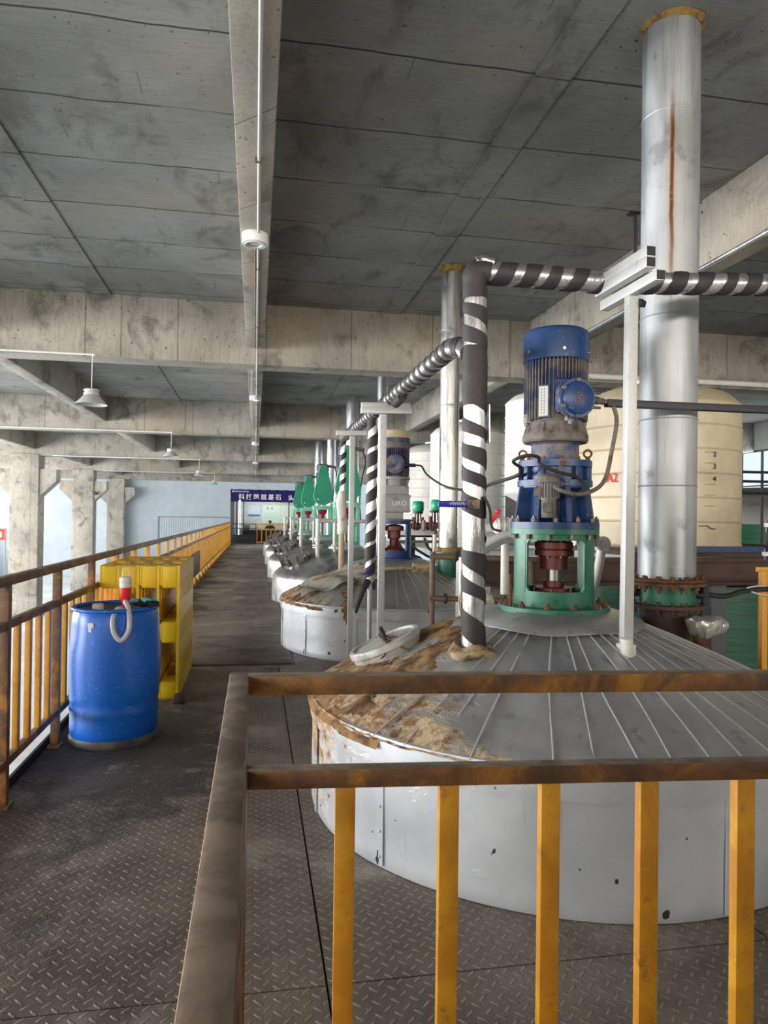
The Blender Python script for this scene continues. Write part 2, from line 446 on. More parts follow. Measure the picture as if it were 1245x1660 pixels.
M['stainless'] = mat_galv('brushed_stainless', (206, 206, 206), .34, metal=.9)

def mat_tank(name, dome=False, rust=1.0):
    t = NT(name); x, y, z = t.xyz()
    n = t.noise(1.3, 5, .6)
    col = t.mix(t.ramp(n, .32, .68), L(184, 190, 197), L(212, 217, 223)) if not dome else t.mix(t.ramp(n, .3, .68), L(160, 162, 165), L(200, 202, 204))
    if dome:
        col = t.mix(t.ramp(t.noise(9, 5, .65), .56, .70, 0, .5), col, L(108, 106, 104))
        col = t.mix(t.ramp(t.noise(60, 2), .70, .74), col, L(226, 226, 226))
    else:
        st = t.noise(1, 5, .7, vec=t.scale(t.tc, (20, 20, 1.1)))
        col = t.mix(t.ramp(st, .6, .74, 0, .6), col, L(150, 150, 148))
        spots = t.ramp(t.noise(15, 1, .4), .745, .765)
        col = t.mix(spots, col, L(56, 60, 66))
    # rust and burnt foam stains: they sit on the walkway side, where the filling hatch is
    side = t.ramp(x, -1.4, -.35, 1., 0.) if dome else t.ramp(x, -1.42, -1.05, 1., 0.)
    zz = 1.0 if dome else t.ramp(z, .1, .62, .35, 1.)
    rn = t.noise(4.5, 7, .72, dist=.8)
    k = t.mth('MULTIPLY', side, zz)
    f = t.ramp(t.mth('ADD', t.mth('MULTIPLY', k, .34*rust), rn), .62, .78)
    c2 = t.mix(t.ramp(t.noise(15, 6, .7), .38, .62), L(206, 186, 152), L(140, 92, 50))
    c2 = t.mix(t.ramp(t.noise(8, 6, .7), .56, .72), c2, L(74, 56, 40))
    col = t.mix(f, col, c2)
    t.bump(t.mth('ADD', t.mth('MULTIPLY', t.mth('MULTIPLY', f, t.noise(40, 5, .7)), 1.5), t.mth('MULTIPLY', t.noise(3, 3), 1.2)), .45, .012)
    mx = t.mth('MULTIPLY', t.mth('SUBTRACT', 1., f), .36 if not dome else .5)
    return t.out(col, t.ramp(t.mth('ADD', f, t.mth('MULTIPLY', n, .3)), 0, 1.2, .36, .8), mx)
M['tank'] = mat_tank('aluminium_tank_wall'); M['dome'] = mat_tank('aluminium_dome_cladding', True)
M['tank2'] = mat_tank('aluminium_tank_wall_cleaner', rust=.55); M['dome2'] = mat_tank('aluminium_dome_cladding_cleaner', True, .7)
M['lid'] = pm('scuffed_white_lid', L(200, 200, 197), .5, .2, L(140, 135, 130), (.45, .65), 6, bump=.12)
M['crust'] = pm('burnt_foam_crust', L(160, 126, 86), .95, 0, L(80, 56, 38), (.42, .64), 7, bump=1, bscale=50)
# ------------------------------------------------------------------ the setting
SL = 4.57
GZ = -2.3
XL, XR, YB, YF = -16.0, 15.0, -8.0, 47.0
mb = MB(); mb.box(XL, XR, YB, YF, SL, SL+.2)
for xs in (-2.11, 1.95):                       # filler strips between the formwork boards
    mb.box(xs-.125, xs+.125, YB, YF, SL-.02, SL+.05)
struct('ceiling', mb, M['slab'])
BAYS = [1.15, 10.25, 19.35, 28.45, 37.55, 46.1]
for i, y in enumerate(BAYS):
    if i == 0: y -= 10
    mb = MB(); mb.box(XL, XR, y, y+.42, 3.70, SL, .012)
    mb.box(-2.08, -1.86, y-.008, y+.1, 3.71, SL); mb.box(3.62, 3.74, y-.008, y+.1, 3.71, SL)
    struct('transverse_beam', mb, M['beam'])
for x in (-8.35, -3.95, -.035, 4.22, 8.4):
    mb = MB(); w = .125 if x != -8.35 else .2
    mb.box(x-w, x+w, YB, YF, 3.94, SL+.02, .01)
    struct('longitudinal_beam', mb, M['beam'])
def column(x, y, name='column'):
    mb = MB()
    mb.box(x-.5, x+.5, y, y+.8, GZ, 3.75, .02)
    for s in (-1, 1):                          # corbels for a crane rail
        poly = [(0, 2.15), (0, 3.2), (.62, 3.2), (.62, 2.75)]
        Mx = Matrix(((s, 0, 0, x+s*.48), (0, 0, -1, y+.72), (0, 1, 0, 0), (0, 0, 0, 1)))
        mb.prism(poly, .64, Mx)
    return struct(name, mb, M['column'])
for y in (28.4, 37.5, 46.0): column(-8.5, y)
column(6.9, 19.4)
# deck of checker plates, standing 2.3 m over the ground floor
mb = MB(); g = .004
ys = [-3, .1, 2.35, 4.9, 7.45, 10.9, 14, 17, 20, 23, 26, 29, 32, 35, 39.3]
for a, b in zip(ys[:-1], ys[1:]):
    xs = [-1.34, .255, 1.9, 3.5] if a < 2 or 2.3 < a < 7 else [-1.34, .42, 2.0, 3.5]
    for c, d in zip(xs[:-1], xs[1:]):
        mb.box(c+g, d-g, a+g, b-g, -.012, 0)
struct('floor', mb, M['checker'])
mb = MB(); mb.box(-1.34, 3.5, -3, 39.3, -.22, -.03)
struct('floor_underframe', mb, M['dark'])
mb = MB(); mb.box(-1.36, -1.343, -3, 39.3, -.25, .05)
struct('baseboard_left', mb, M['dark'])
mb = MB(); mb.box(XL, XR, YB, YF, GZ-.2, GZ)
struct('ground', mb, M['ground'])
# outer walls, with window openings left free
def wall_x(name, x, t, opens, mat):
    mb = MB(); y = YB
    for (a, b, z0, z1) in opens:
        mb.box(x, x+t, y, a, GZ, SL); mb.box(x, x+t, a, b, GZ, z0); mb.box(x, x+t, a, b, z1, SL); y = b
    mb.box(x, x+t, y, YF, GZ, SL)
    return struct(name, mb, mat)
LW = [(YB+.8+k*9.1, YB+.8+k*9.1+7.6, .1, 3.3) for k in range(6)]
RW = [(18.2, 25.5, 2.05, 3.75), (28, 36, 1, 3.6), (38, 45, 1, 3.6)]
wall_x('wall_left', XL-.2, .2, LW, M['wall']); wall_x('wall_right', XR, .2, RW, M['wall_white'])
def window(i, x, o):
    a, b, z0, z1 = o; mb = MB(); t = .05
    mb.box(x, x+.06, a, b, z0, z0+t); mb.box(x, x+.06, a, b, z1-t, z1)
    n = max(2, round((b-a)/.95))
    for k in range(n+1): mb.box(x, x+.06, a+(b-a)*k/n-t/2, a+(b-a)*k/n+t/2, z0+t, z1-t)
    for q in (.36,): mb.box(x+.005, x+.055, a, b, z0+(z1-z0)*q-.02, z0+(z1-z0)*q+.02)
    struct('window_%d' % i, mb, M['dgrey'])
i = 1
for o in LW: window(i, XL-.13, o); i += 1
for o in RW: window(i, XR+.07, o); i += 1
mb = MB(); mb.box(XL, XR, YF, YF+.2, GZ, SL)
k = XL
while k < XR: mb.box(k, k+.012, YF-.004, YF, GZ, SL); k += 1.15
struct('wall_front', mb, M['wall'])
mb = MB()
mb.box(XL, -13, YB-.2, YB, GZ, SL); mb.box(12, XR, YB-.2, YB, GZ, SL); mb.box(-13, 12, YB-.2, YB, GZ, 2.75); mb.box(-13, 12, YB-.2, YB, 3.4, SL)
struct('wall_back', mb, M['beam'])
mb = MB(); mb.box(-1.34, 3.5, -1.75, -1.62, 0, 2.35)  # added unseen wall behind the camera, keeps light off the near rail and tank
struct('added_shade_wall', mb, M['beam'])
mb = MB()
for k in range(11): mb.box(-13+k*2.5-.03, -13+k*2.5+.03, YB-.15, YB-.09, 2.75, 3.4)
mb.box(-13, 12, YB-.15, YB-.09, 2.75, 2.8)
struct('window_%d' % i, mb, M['dgrey'])

# ------------------------------------------------------------------ camera, daylight
cam = bpy.data.cameras.new('camera'); co = bpy.data.objects.new('camera', cam); COL.objects.link(co)
yaw, pitch, roll = R(10.2714), R(.4339), .013
F = Vector((math.sin(yaw)*math.cos(pitch), math.cos(yaw)*math.cos(pitch), math.sin(pitch)))
Rt = Vector((math.cos(yaw), -math.sin(yaw), 0)); U = Rt.cross(F)
# the picture is turned slightly clockwise, so the camera rolls the other way
Rr = Rt*math.cos(roll)+U*math.sin(roll); Ur = U*math.cos(roll)-Rt*math.sin(roll)
mw = Matrix((Rr, Ur, -F)).transposed().to_4x4(); mw.translation = (0, 0, 1.55)
co.matrix_world = mw
cam.sensor_fit = 'VERTICAL'; cam.sensor_height = 36; cam.lens = 36*1150/1660
cam.clip_start = .05; cam.clip_end = 300
S.camera = co
w = bpy.data.worlds.new('sky'); S.world = w; w.use_nodes = True
nt = w.node_tree; bg = nt.nodes['Background']
bg.inputs['Color'].default_value = (.80, .90, 1.0, 1); bg.inputs['Strength'].default_value = 1.0
def daylight(name, c, size, rot, power, col):
    l = bpy.data.lights.new(name, 'AREA'); l.shape = 'RECTANGLE'; l.size, l.size_y = size
    l.energy = power; l.color = col
    o = bpy.data.objects.new(name, l); COL.objects.link(o); o.location = c; o.rotation_euler = rot
    return o
COOL = (.90, .96, 1.0); WARM = (1.0, .90, .78); SOFT = (1.0, .985, .965)
LPW = (34, 88, 72, 58, 50, 22)
for (a, b, z0, z1), pw in zip(LW, LPW):
    daylight('window_daylight', (XL+.02, (a+b)/2, (z0+z1)/2), (b-a, z1-z0), (R(90), 0, R(-90)), pw*(b-a)*(z1-z0), SOFT)
for (a, b, z0, z1), pw in zip(RW, (16, 42, 42)):
    daylight('window_daylight', (XR-.02, (a+b)/2, (z0+z1)/2), (b-a, z1-z0), (R(90), 0, R(90)), pw*(b-a)*(z1-z0), COOL)
daylight('window_daylight', (-.5, YB+.02, 3.1), (25, .6), (R(90), 0, 0), 120*25*.6, WARM)
S.view_settings.view_transform = 'Standard'; S.view_settings.look = 'None'
S.view_settings.gamma = 1; S.view_settings.use_curve_mapping = False
S.view_settings.exposure = 0.12
S.cycles.use_denoising = True
S.cycles.max_bounces = 8; S.cycles.diffuse_bounces = 5; S.cycles.glossy_bounces = 4
S.cycles.sample_clamp_indirect = 6
S.cycles.caustics_reflective = False; S.cycles.caustics_refractive = False
# ------------------------------------------------------------------ reactor tanks
TX = 1.70
TY = [3.86, 8.66, 13.4, 18.3, 23.3, 28.2]
TR = 1.38
PROF = [(0.05, 1.03), (.30, 1.02), (.5, .965), (.7, .888), (.9, .805), (1.1, .718), (1.25, .648), (1.34, .602), (1.395, .57)]
def zdome(r):
    for (a, za), (b, zb) in zip(PROF[:-1], PROF[1:]):
        if r <= b: return za+(zb-za)*max(0, (r-a))/(b-a)
    return PROF[-1][1]
def make_clad_tank(i, label, wall, dome, rough):
    t = thing('reactor_tank', label, 'tank', (TX, TY[i], 0))
    rnd = random.Random(i)
    # wall sheet
    mb = MB(); prof = [(TR-.012, .004)]+[(TR-.006, .02+k*.045) for k in range(11)]+[(TR-.004, .485)]
    mb.lathe(prof, n=200)
    for v in mb.bm.verts:
        a = math.atan2(v.co.y, v.co.x); nz = noise.noise(Vector((math.cos(a)*2.2, math.sin(a)*2.2, v.co.z*3+i*9)))
        k = 1+nz*.006*rough; v.co.x *= k; v.co.y *= k
    P('wall_sheet', mb, wall, t)
    mb = MB(); mb.lathe([(TR-.004, .46), (TR+.004, .463), (TR+.006, .52), (TR+.005, .585), (TR-.03, .59)], n=200)
    for v in mb.bm.verts:
        a = math.atan2(v.co.y, v.co.x); q = noise.noise(Vector((math.cos(a)*4, math.sin(a)*4, v.co.z*4+i)))
        k = 1+q*.006*rough; v.co.x *= k; v.co.y *= k
    P('rim_band', mb, wall, t)
    for k in range(12):                        # lapped vertical joints with rivets
        mb = MB(); a = -2.02+k*PI/6+rnd.uniform(-.05, .05); ca, sa = math.cos(a), math.sin(a)
        mb.bar(((TR-.001)*ca, (TR-.001)*sa, .02), ((TR-.001)*ca, (TR-.001)*sa, .475), .035, .006, up=(ca, sa, 0))
        for z in (.06, .17, .28, .39): mb.sphere(((TR+.004)*ca, (TR+.004)*sa, z), .006, 8)
        P('lap_joint', mb, wall, t)
    # dome of radial sheets
    mb = MB(); rr = [.05+k*(1.395-.05)/30 for k in range(31)]
    mb.lathe([(r, zdome(r)) for r in rr], n=220)
    for v in mb.bm.verts:
        r = math.hypot(v.co.x, v.co.y); a = math.atan2(v.co.y, v.co.x)
        left = max(0, -v.co.x/TR)
        q = noise.noise(Vector((v.co.x*5, v.co.y*5, i*4.)))
        q2 = noise.noise(Vector((v.co.x*16, v.co.y*16, i*4.)))
        v.co.z += q*.008+left*(q2*.020+q*.022)*rough*min(1, (1.40-r)*6)
        if r > 1.3: v.co.z += q2*.012*rough
    P('dome', mb, dome, t, angle=60)
    mb = MB(); n = 54
    for k in range(n):
        a = 2*PI*k/n+rnd.uniform(-.02, .02)
        if 2.2 < a < 3.7 and rough > .6: continue
        if k % 11 == 3: continue
        bend = rnd.uniform(-.02, .02)
        pts = []
        for s in range(12):
            r = .44+s*(1.385-.44)/11; b = a+bend*math.sin(s*.4)
            pts.append((r*math.cos(b), r*math.sin(b), zdome(r)+.003))
        mb.tube(pts, .0046, 6)
    P('dome_seam', mb, M['lightgrey'], t)
    # collar of plain sheet round the drive
    mb = MB(); mb.lathe([(.27, 1.045), (.33, 1.038), (.42, 1.012), (.52, .975), (.522, .968)], n=60)
    for v in mb.bm.verts:
        a = math.atan2(v.co.y, v.co.x); k = 1+.05*math.sin(a*3+1)+.03*math.sin(a*5); v.co.x *= k; v.co.y *= k
        v.co.z += .004*math.sin(a*7)
    P('sheet_collar', mb, dome, t, angle=60)
    return t
T1 = make_clad_tank(0, 'nearest aluminium clad tank behind the front railing, rust stained domed top', M['tank'], M['dome'], 1.0)
T2 = make_clad_tank(1, 'second aluminium clad tank from the front, with a cloth and stick on it', M['tank2'], M['dome2'], .7)
# hatch lid and burnt foam crust on the first tank
def dome_pt(r, a, dz=0): return Vector((r*math.cos(a), r*math.sin(a), zdome(r)+dz))
def crust(t, a0, a1, r0, r1, seed, amt):
    """burnt foam: a lumpy skin that breaks through the dome sheets in ragged islands"""
    mb = MB(); bm = mb.bm; NA, NR = 150, 60; g = []
    for i in range(NA+1):
        row = []
        for j in range(NR+1):
            u = i/NA; w_ = j/NR; a = a0+(a1-a0)*u; r = r0+(r1-r0)*w_
            p = Vector((r*math.cos(a), r*math.sin(a), 0))
            q = noise.fractal(p*5+Vector((seed, 0, 0)), .9, 2.1, 4)+.25*noise.noise(p*40)
            edge = min(1, min(u, 1-u)*7, w_*6)
            h = .024*(q-.30)*amt-(1-edge)*.05
            h = max(-.02, min(.032, h)); h += .004*noise.noise(p*90)
            row.append(bm.verts.new((p.x, p.y, zdome(r)+.012+h-(max(0, r-1.385)*1.6))))
        g.append(row)
    for i in range(NA):
        for j in range(NR): bm.faces.new((g[i][j], g[i][j+1], g[i+1][j+1], g[i+1][j]))
    return P('foam_crust', mb, M['crust'], t, angle=80)
def dome_pt(r, a, dz=0): return Vector((r*math.cos(a), r*math.sin(a), zdome(r)+dz))
crust(T1, R(118), R(214), .42, 1.405, 3.7, 1.0)
crust(T2, R(130), R(225), .7, 1.405, 8.1, .8)
def hatch(t, a, r, rad, mat):
    c = dome_pt(r, a, .055); sl = math.atan2(zdome(r-.15)-zdome(r+.15), .3)
    # tilt the lid with the dome: its normal leans outwards
    Q = Matrix.Translation(c) @ Matrix.Rotation(a, 4, 'Z') @ Matrix.Rotation(sl, 4, 'Y')
    mb = MB(); mb.lathe([(0, .012), (rad*.84, .012), (rad*.88, .024), (rad*.97, .022), (rad, .012), (rad, -.014), (rad*.96, -.02), (rad*.92, -.07)], n=48, M=Q)
    lid = P('hatch_lid', mb, mat, t)
    mb = MB(); mb.tube([Q @ Vector(p) for p in smooth_path([(-.01, -.07, .02), (-.01, -.06, .07), (-.01, 0, .085), (-.01, .06, .07), (-.01, .07, .02)])], .011, 8)
    P('lid_handle', mb, M['foam'], lid)
    return Q, lid
Q, lid = hatch(T1, R(171), .97, .215, M['lid'])
mb = MB()
for k in range(7):
    p0 = Q @ Vector((random.uniform(-.05, .05), -.05+.02*k, .04))
    pts = [p0+Vector((random.uniform(-.02, .14)*s/4, -.035*s+random.uniform(-.03, .03), random.uniform(-.01, .03)-.012*s)) for s in range(6)]
    mb.tube(smooth_path(pts, 4), .004, 5)
P('wire_tie', mb, M['rust'], T1)

def make_steel_tank(label):
    t = thing('mixing_tank', label, 'tank', (TX, TY[2], 0), group='stainless mixing tanks along the walkway')
    mb = MB(); mb.lathe([(TR, .004), (TR, .36), (TR-.012, .45), (TR-.06, .53), (TR-.16, .61), (1.0, .74), (.7, .86), (.4, .945), (.0, .99)], n=120)
    P('shell', mb, M['stainless'], t, angle=60)
    mb = MB(); mb.lathe([(.33, .93), (.33, .985), (0, .985)], n=40); P('drive_pad', mb, M['lightgrey'], t)
    for k, (a, r, rad) in enumerate(((R(200), 1.0, .27),)):
        c = Vector((r*math.cos(a), r*math.sin(a), .74)); Q = Matrix.Translation(c) @ Matrix.Rotation(a, 4, 'Z') @ Matrix.Rotation(.36, 4, 'Y')
        mb = MB(); mb.lathe([(rad*.9, -.1), (rad*.9, .05), (rad*1.02, .05), (rad*1.02, .075), (0, .1)], n=40, M=Q)
        h = P('manhole', mb, M['stainless'], t)
        for q in range(10):
            b = 2*PI*q/10
            mb = MB(); mb.box(rad*.9, rad*1.16, -.02, .02, .0, .1, .005, Q @ Matrix.Rotation(b, 4, 'Z'))
            mb.cyl(Q @ Vector((rad*1.12*math.cos(b), rad*1.12*math.sin(b), -.03)), Q @ Vector((rad*1.12*math.cos(b), rad*1.12*math.sin(b), .14)), .011, n=8)
            P('clamp', mb, M['steel'], h)
    return t
T3 = make_steel_tank('plain stainless tank right behind the second clad tank')
dup(T3, (TX, TY[3], 0), 'stainless tank under the third green drive, second of the plain steel ones')
dup(T3, (TX, TY[4], 0), 'stainless tank next to last at the far end of the walkway')
dup(T3, (TX, TY[5], 0), 'farthest stainless tank, the one nearest the far yellow railing')

# ------------------------------------------------------------------ drives
def hexbolt(mb, p, r=.012, h=.018): mb.cyl(p, (p[0], p[1], p[2]+h), r, n=6)
def ring_of(mb, n, R0, z, f, a0=0, c=(0, 0)):
    for k in range(n):
        a = a0+2*PI*k/n; f(mb, (c[0]+R0*math.cos(a), c[1]+R0*math.sin(a), z))
def bolts(par, n, R0, z, f, mat, a0=0, jit=0):
    for k in range(n):
        a = a0+2*PI*k/n; mb = MB(); f(mb, (R0*math.cos(a), R0*math.sin(a), z))
        if jit: mb.jitter(jit, 60)
        P('bolt', mb, mat, par)
def dirM(ang, r, z, tilt=0):
    """frame on a vertical cylinder: local Z points outwards at angle ang, local Y is up"""
    o = Vector((math.cos(ang), math.sin(ang), 0)); s = Vector((-math.sin(ang), math.cos(ang), 0))
    X = Matrix((s, (0, 0, 1), o)).transposed().to_4x4(); X.translation = (o.x*r, o.y*r, z)
    return X
D1 = thing('agitator_drive', 'blue motor and gearbox on a green stand, standing on the nearest tank', 'machine', (TX, TY[0], 0))
VA = math.atan2(-3.86, -1.70)               # the side that faces the walkway corner
mb = MB(); mb.lathe([(.0, 1.03), (.315, 1.03), (.315, 1.062), (.225, 1.064)], n=60)
bf = P('base_flange', mb, M['green'], D1)
bolts(bf, 12, .285, 1.062, lambda m, p: (m.cyl((p[0], p[1], 1.03), (p[0], p[1], 1.095), .009, n=8), hexbolt(m, p, .018)), M['rust'])
mb = MB(); mb.cyl((.29*math.cos(VA-.95), .29*math.sin(VA-.95), 1.06), (.29*math.cos(VA-.95), .29*math.sin(VA-.95), 1.24), .011, n=8)
P('long_stud', mb, M['rust'], bf)
mb = MB(); ro, ri = .226, .208
mb.shell(ri, ro, 1.06, 1.15, n=64); mb.shell(ri, ro, 1.435, 1.47, n=64)
half = R(47)
for c in (VA+.06, VA+.06+PI):
    a0 = c+half; a1 = c+PI-half
    mb.shell(ri, ro, 1.148, 1.437, a0=a0, a1=a1, n=20)
    for s, aa in ((1, c+half), (-1, c-half)):   # rounded window corners and a flat welded edge bar
        mb.bar((.217*math.cos(aa), .217*math.sin(aa), 1.148), (.217*math.cos(aa), .217*math.sin(aa), 1.437), .022, .014, .002, up=(math.cos(aa), math.sin(aa), 0))
        for zc, dz in ((1.15, 1), (1.435, -1)):
            for q in range(4):
                b0 = aa-s*(.02+q*.028); mb.shell(ri, ro, min(zc, zc+dz*.03*(1-q/4)**1.6), max(zc, zc+dz*.03*(1-q/4)**1.6)+1e-4, a0=min(b0, b0-s*.03), a1=max(b0, b0-s*.03), n=2)
P('stand', mb, M['green'], D1)
mb = MB(); mb.lathe([(.2, 1.468), (.252, 1.468), (.252, 1.498), (.2, 1.498)], n=60, close=True); tf = P('top_flange', mb, M['green'], D1)
bolts(tf, 12, .238, 1.44, lambda m, p: hexbolt(m, p, .014, .026), M['steel'])
# coupling and shaft seen through the stand
mb = MB(); mb.lathe([(0, 1.46), (.075, 1.46), (.075, 1.425), (.108, 1.42), (.108, 1.385), (.1, 1.38), (.108, 1.374), (.108, 1.345), (.078, 1.34), (.078, 1.265), (0, 1.265)], n=40)
cp = P('coupling', mb, M['red_br'], D1)
bolts(cp, 8, .094, 1.33, lambda m, p: m.cyl(p, (p[0], p[1], 1.436), .009, n=6), M['steel'])
mb = MB(); mb.cyl((0, 0, 1.06), (0, 0, 1.27), .045, n=24); P('shaft', mb, M['shaft'], D1)
mb = MB(); mb.lathe([(0, 1.2), (.058, 1.2), (.06, 1.165), (.105, 1.16), (.105, 1.125), (.135, 1.12), (.135, 1.09), (0, 1.09)], n=40)
gl = P('shaft_seal', mb, M['red_br'], D1)
bolts(gl, 6, .118, 1.118, lambda m, p: (m.cyl(p, (p[0], p[1], 1.16), .007, n=6), hexbolt(m, p, .012)), M['steel'])
# gearbox
mb = MB()
mb.lathe([(.0, 1.499), (.252, 1.499), (.252, 1.535), (.225, 1.54), (.16, 1.545), (.15, 1.56), (.14, 1.70), (.195, 1.73), (.195, 1.745), (0, 1.745)], n=60)
for k in range(8):
    a = VA+.35+k*PI/4; Rm = Matrix.Rotation(a, 4, 'Z')
    poly = [(.10, 1.53), (.238, 1.53), (.205, 1.74), (.10, 1.74)]
    mb.prism(poly, .034, Rm @ Matrix(((1, 0, 0, 0), (0, 0, -1, .017), (0, 1, 0, 0), (0, 0, 0, 1))), .004)
gb = P('gearbox_housing', mb, M['blue'], D1)
bolts(gb, 12, .234, 1.535, lambda m, p: (hexbolt(m, p, .015, .022), m.cyl(p, (p[0], p[1], 1.57), .008, n=8)), M['steel'], .15)
mb = MB()
mb.lathe([(0, 1.738), (.212, 1.738), (.212, 1.772), (.178, 1.775), (.178, 1.845), (.208, 1.848), (.208, 1.885), (.15, 1.892), (0, 1.892)], n=60)
for k in range(12):
    a = VA+.15+k*PI/6; mb.bar((.192*math.cos(a), .192*math.sin(a), 1.772), (.192*math.cos(a), .192*math.sin(a), 1.848), .034, .03, .004, up=(math.cos(a), math.sin(a), 0))
gr = P('gear_ring', mb, M['blue'], D1)
bolts(gr, 12, .19, 1.885, lambda m, p: hexbolt(m, p, .012, .018), M['rust'], .3)
for s in (-1, 1):
    a = VA+s*1.35; c = (.185*math.cos(a), .185*math.sin(a), 1.925)
    mb = MB(); mb.torus(c, .021, .006, 20, 8, Matrix.Rotation(VA, 4, 'Z') @ Matrix.Rotation(PI/2, 4, 'Y')); mb.cyl((c[0], c[1], 1.885), (c[0], c[1], 1.906), .009, n=8)
    P('eye_bolt', mb, M['rust'], gr)
X = dirM(VA+.22, .209, 1.862)
mb = MB(); mb.cyl(X @ Vector((0, 0, 0)), X @ Vector((0, 0, .008)), .015, n=16); P('sight_glass', mb, M['rust'], gr)
# small oil pump motor hung on the front of the gearbox
X = dirM(VA-.12, .25, 0)
mb = MB(); mb.lathe([(0, 1.80), (.05, 1.798), (.062, 1.785), (.062, 1.75), (.052, 1.748)], n=32, M=Matrix.Translation(X.translation)); om = P('oil_pump_motor', mb, M['dust_metal'], D1)
mb = MB(); mb.cyl(X @ Vector((0, 1.66, 0)), X @ Vector((0, 1.752, 0)), .044, n=24)
for k in range(20):
    a = k*PI/10; mb.bar(X @ Vector((.048*math.cos(a), 1.665, .048*math.sin(a))), X @ Vector((.048*math.cos(a), 1.75, .048*math.sin(a))), .004, .016, up=(X.to_3x3() @ Vector((math.cos(a), 0, math.sin(a)))))
P('cooling_fins', mb, M['grey_cast'], om)
mb = MB(); mb.cyl(X @ Vector((0, 1.56, 0)), X @ Vector((0, 1.66, 0)), .04, n=20); mb.cbox(X @ Vector((.0, 1.615, .045)), (.05, .03, .05), .004, X.to_3x3().to_4x4() @ Matrix.Rotation(PI/2, 4, 'X'))
P('pump_body', mb, M['dust_metal'], om)
mb = MB(); mb.cbox(X @ Vector((-.055, 1.70, .025)), (.04, .05, .05), .004, X.to_3x3().to_4x4()); P('junction_box', mb, M['dust_metal'], om)
# motor
mb = MB(); mb.lathe([(.135, 1.89), (.135, 1.975), (.15, 1.985)], n=60); P('adaptor_neck', mb, M['blue_dusty'], D1)
mb = MB(); mb.lathe([(.12, 1.982), (.178, 1.99), (.186, 2.0), (.186, 2.03), (.178, 2.045), (.165, 2.06), (.16, 2.105), (.15, 2.11)], n=60)
for k in range(10):
    a = VA+.2+k*PI/5; Rm = Matrix.Rotation(a, 4, 'Z')
    mb.prism([(.15, 2.04), (.182, 2.04), (.165, 2.10), (.15, 2.10)], .02, Rm @ Matrix(((1, 0, 0, 0), (0, 0, -1, .01), (0, 1, 0, 0), (0, 0, 0, 1))))
eb = P('end_bell', mb, M['dust_metal'], D1)
for k in range(4):
    mb = MB(); a = VA+.45+k*PI/2; mb.cbox((.172*math.cos(a), .172*math.sin(a), 2.115), (.035, .045, .035), .004, Matrix.Rotation(a, 4, 'Z')); mb.cyl((.18*math.cos(a), .18*math.sin(a), 2.08), (.18*math.cos(a), .18*math.sin(a), 2.15), .012, n=6)
    P('bolt', mb, M['grey_cast'], eb)
BA = math.atan2(-.997, .074)
mb = MB(); mb.cyl((0, 0, 2.1), (0, 0, 2.47), .152, n=48)
nf = 52
for k in range(nf):
    a = 2*PI*k/nf
    d = (a-BA+PI) % (2*PI)-PI
    z0 = 2.115 if abs(d) > .45 else 2.335
    if abs((a-(BA-.85)+PI) % (2*PI)-PI) < .16: z0 = 2.30 if abs((a-(BA-.85)+PI) % (2*PI)-PI) < .12 else z0
    mb.bar((.166*math.cos(a), .166*math.sin(a), z0), (.166*math.cos(a), .166*math.sin(a), 2.455), .0045, .03, up=(math.cos(a), math.sin(a), 0))
mo = P('motor_body', mb, M['blue_dusty'], D1)
X = dirM(BA-.85, .172, 2.21)
mb = MB(); mb.cbox(X @ Vector((0, 0, 0)), (.06, .18, .02), .003, X.to_3x3().to_4x4()); npl = P('nameplate_bracket', mb, M['blue_dusty'], mo)
mb = MB(); mb.cbox(X @ Vector((0, 0, .012)), (.052, .165, .004), 0, X.to_3x3().to_4x4()); P('nameplate', mb, M['lightgrey'], npl, label='pale metal nameplate')
mb = MB()
for k in range(9):
    for q in range(2): mb.cbox(X @ Vector((-.012+.017*q, .066-k*.0165, .0145)), (.008, .011, .001), 0, X.to_3x3().to_4x4())
P('nameplate_print', mb, M['grey_cast'], npl)
mb = MB(); mb.lathe([(.182, 2.452), (.186, 2.455), (.186, 2.60), (.181, 2.622), (.165, 2.634), (.10, 2.642), (0, 2.645)], n=64); mb.lathe([(.178, 2.452), (.178, 2.60)], n=64)
fc = P('fan_cowl', mb, M['blue'], D1)
for a in (BA-.25, BA+.85, BA-1.4, BA+2, BA+3):
    mb = MB(); mb.cyl((.184*math.cos(a), .184*math.sin(a), 2.50), (.192*math.cos(a), .192*math.sin(a), 2.50), .009, n=10); P('screw', mb, M['shaft'], fc)
# round terminal box on the side of the motor
X = dirM(BA, .15, 2.215)
mb = MB(); mb.prism([(-.085, -.07), (.085, -.07), (.085, .06), (.05, .11), (-.05, .11), (-.085, .06)], .05, X, .008)
mb.cyl(X @ Vector((0, 0, .03)), X @ Vector((0, 0, .085)), .098, n=40)
tb = P('terminal_box', mb, M['blue_dusty'], mo)
mb = MB(); mb.cyl(X @ Vector((0, 0, .085)), X @ Vector((0, 0, .098)), .108, n=48); mb.lathe([(.092, .098), (.088, .118), (.075, .126), (0, .128)], n=48, M=X)
P('box_cover', mb, M['blue'], tb)
for k in range(6):
    mb = MB(); a = .5+k*PI/3; mb.cyl(X @ Vector((.098*math.cos(a), .098*math.sin(a), .09)), X @ Vector((.098*math.cos(a), .098*math.sin(a), .112)), .012, n=6)
    P('bolt', mb, M['dust_metal'], tb)
text('EX', .05, M['red_br'], tb, FR[D1] @ X @ Matrix.Translation((0, 0, .128)) @ Matrix.Rotation(R(96), 4, 'Z'), 'embossed_mark', .003)
mb = MB(); mb.cyl(X @ Vector((.09, 0, .055)), X @ Vector((.15, 0, .055)), .028, .022, 20); mb.cyl(X @ Vector((.15, 0, .055)), X @ Vector((.185, -.005, .055)), .018, n=16)
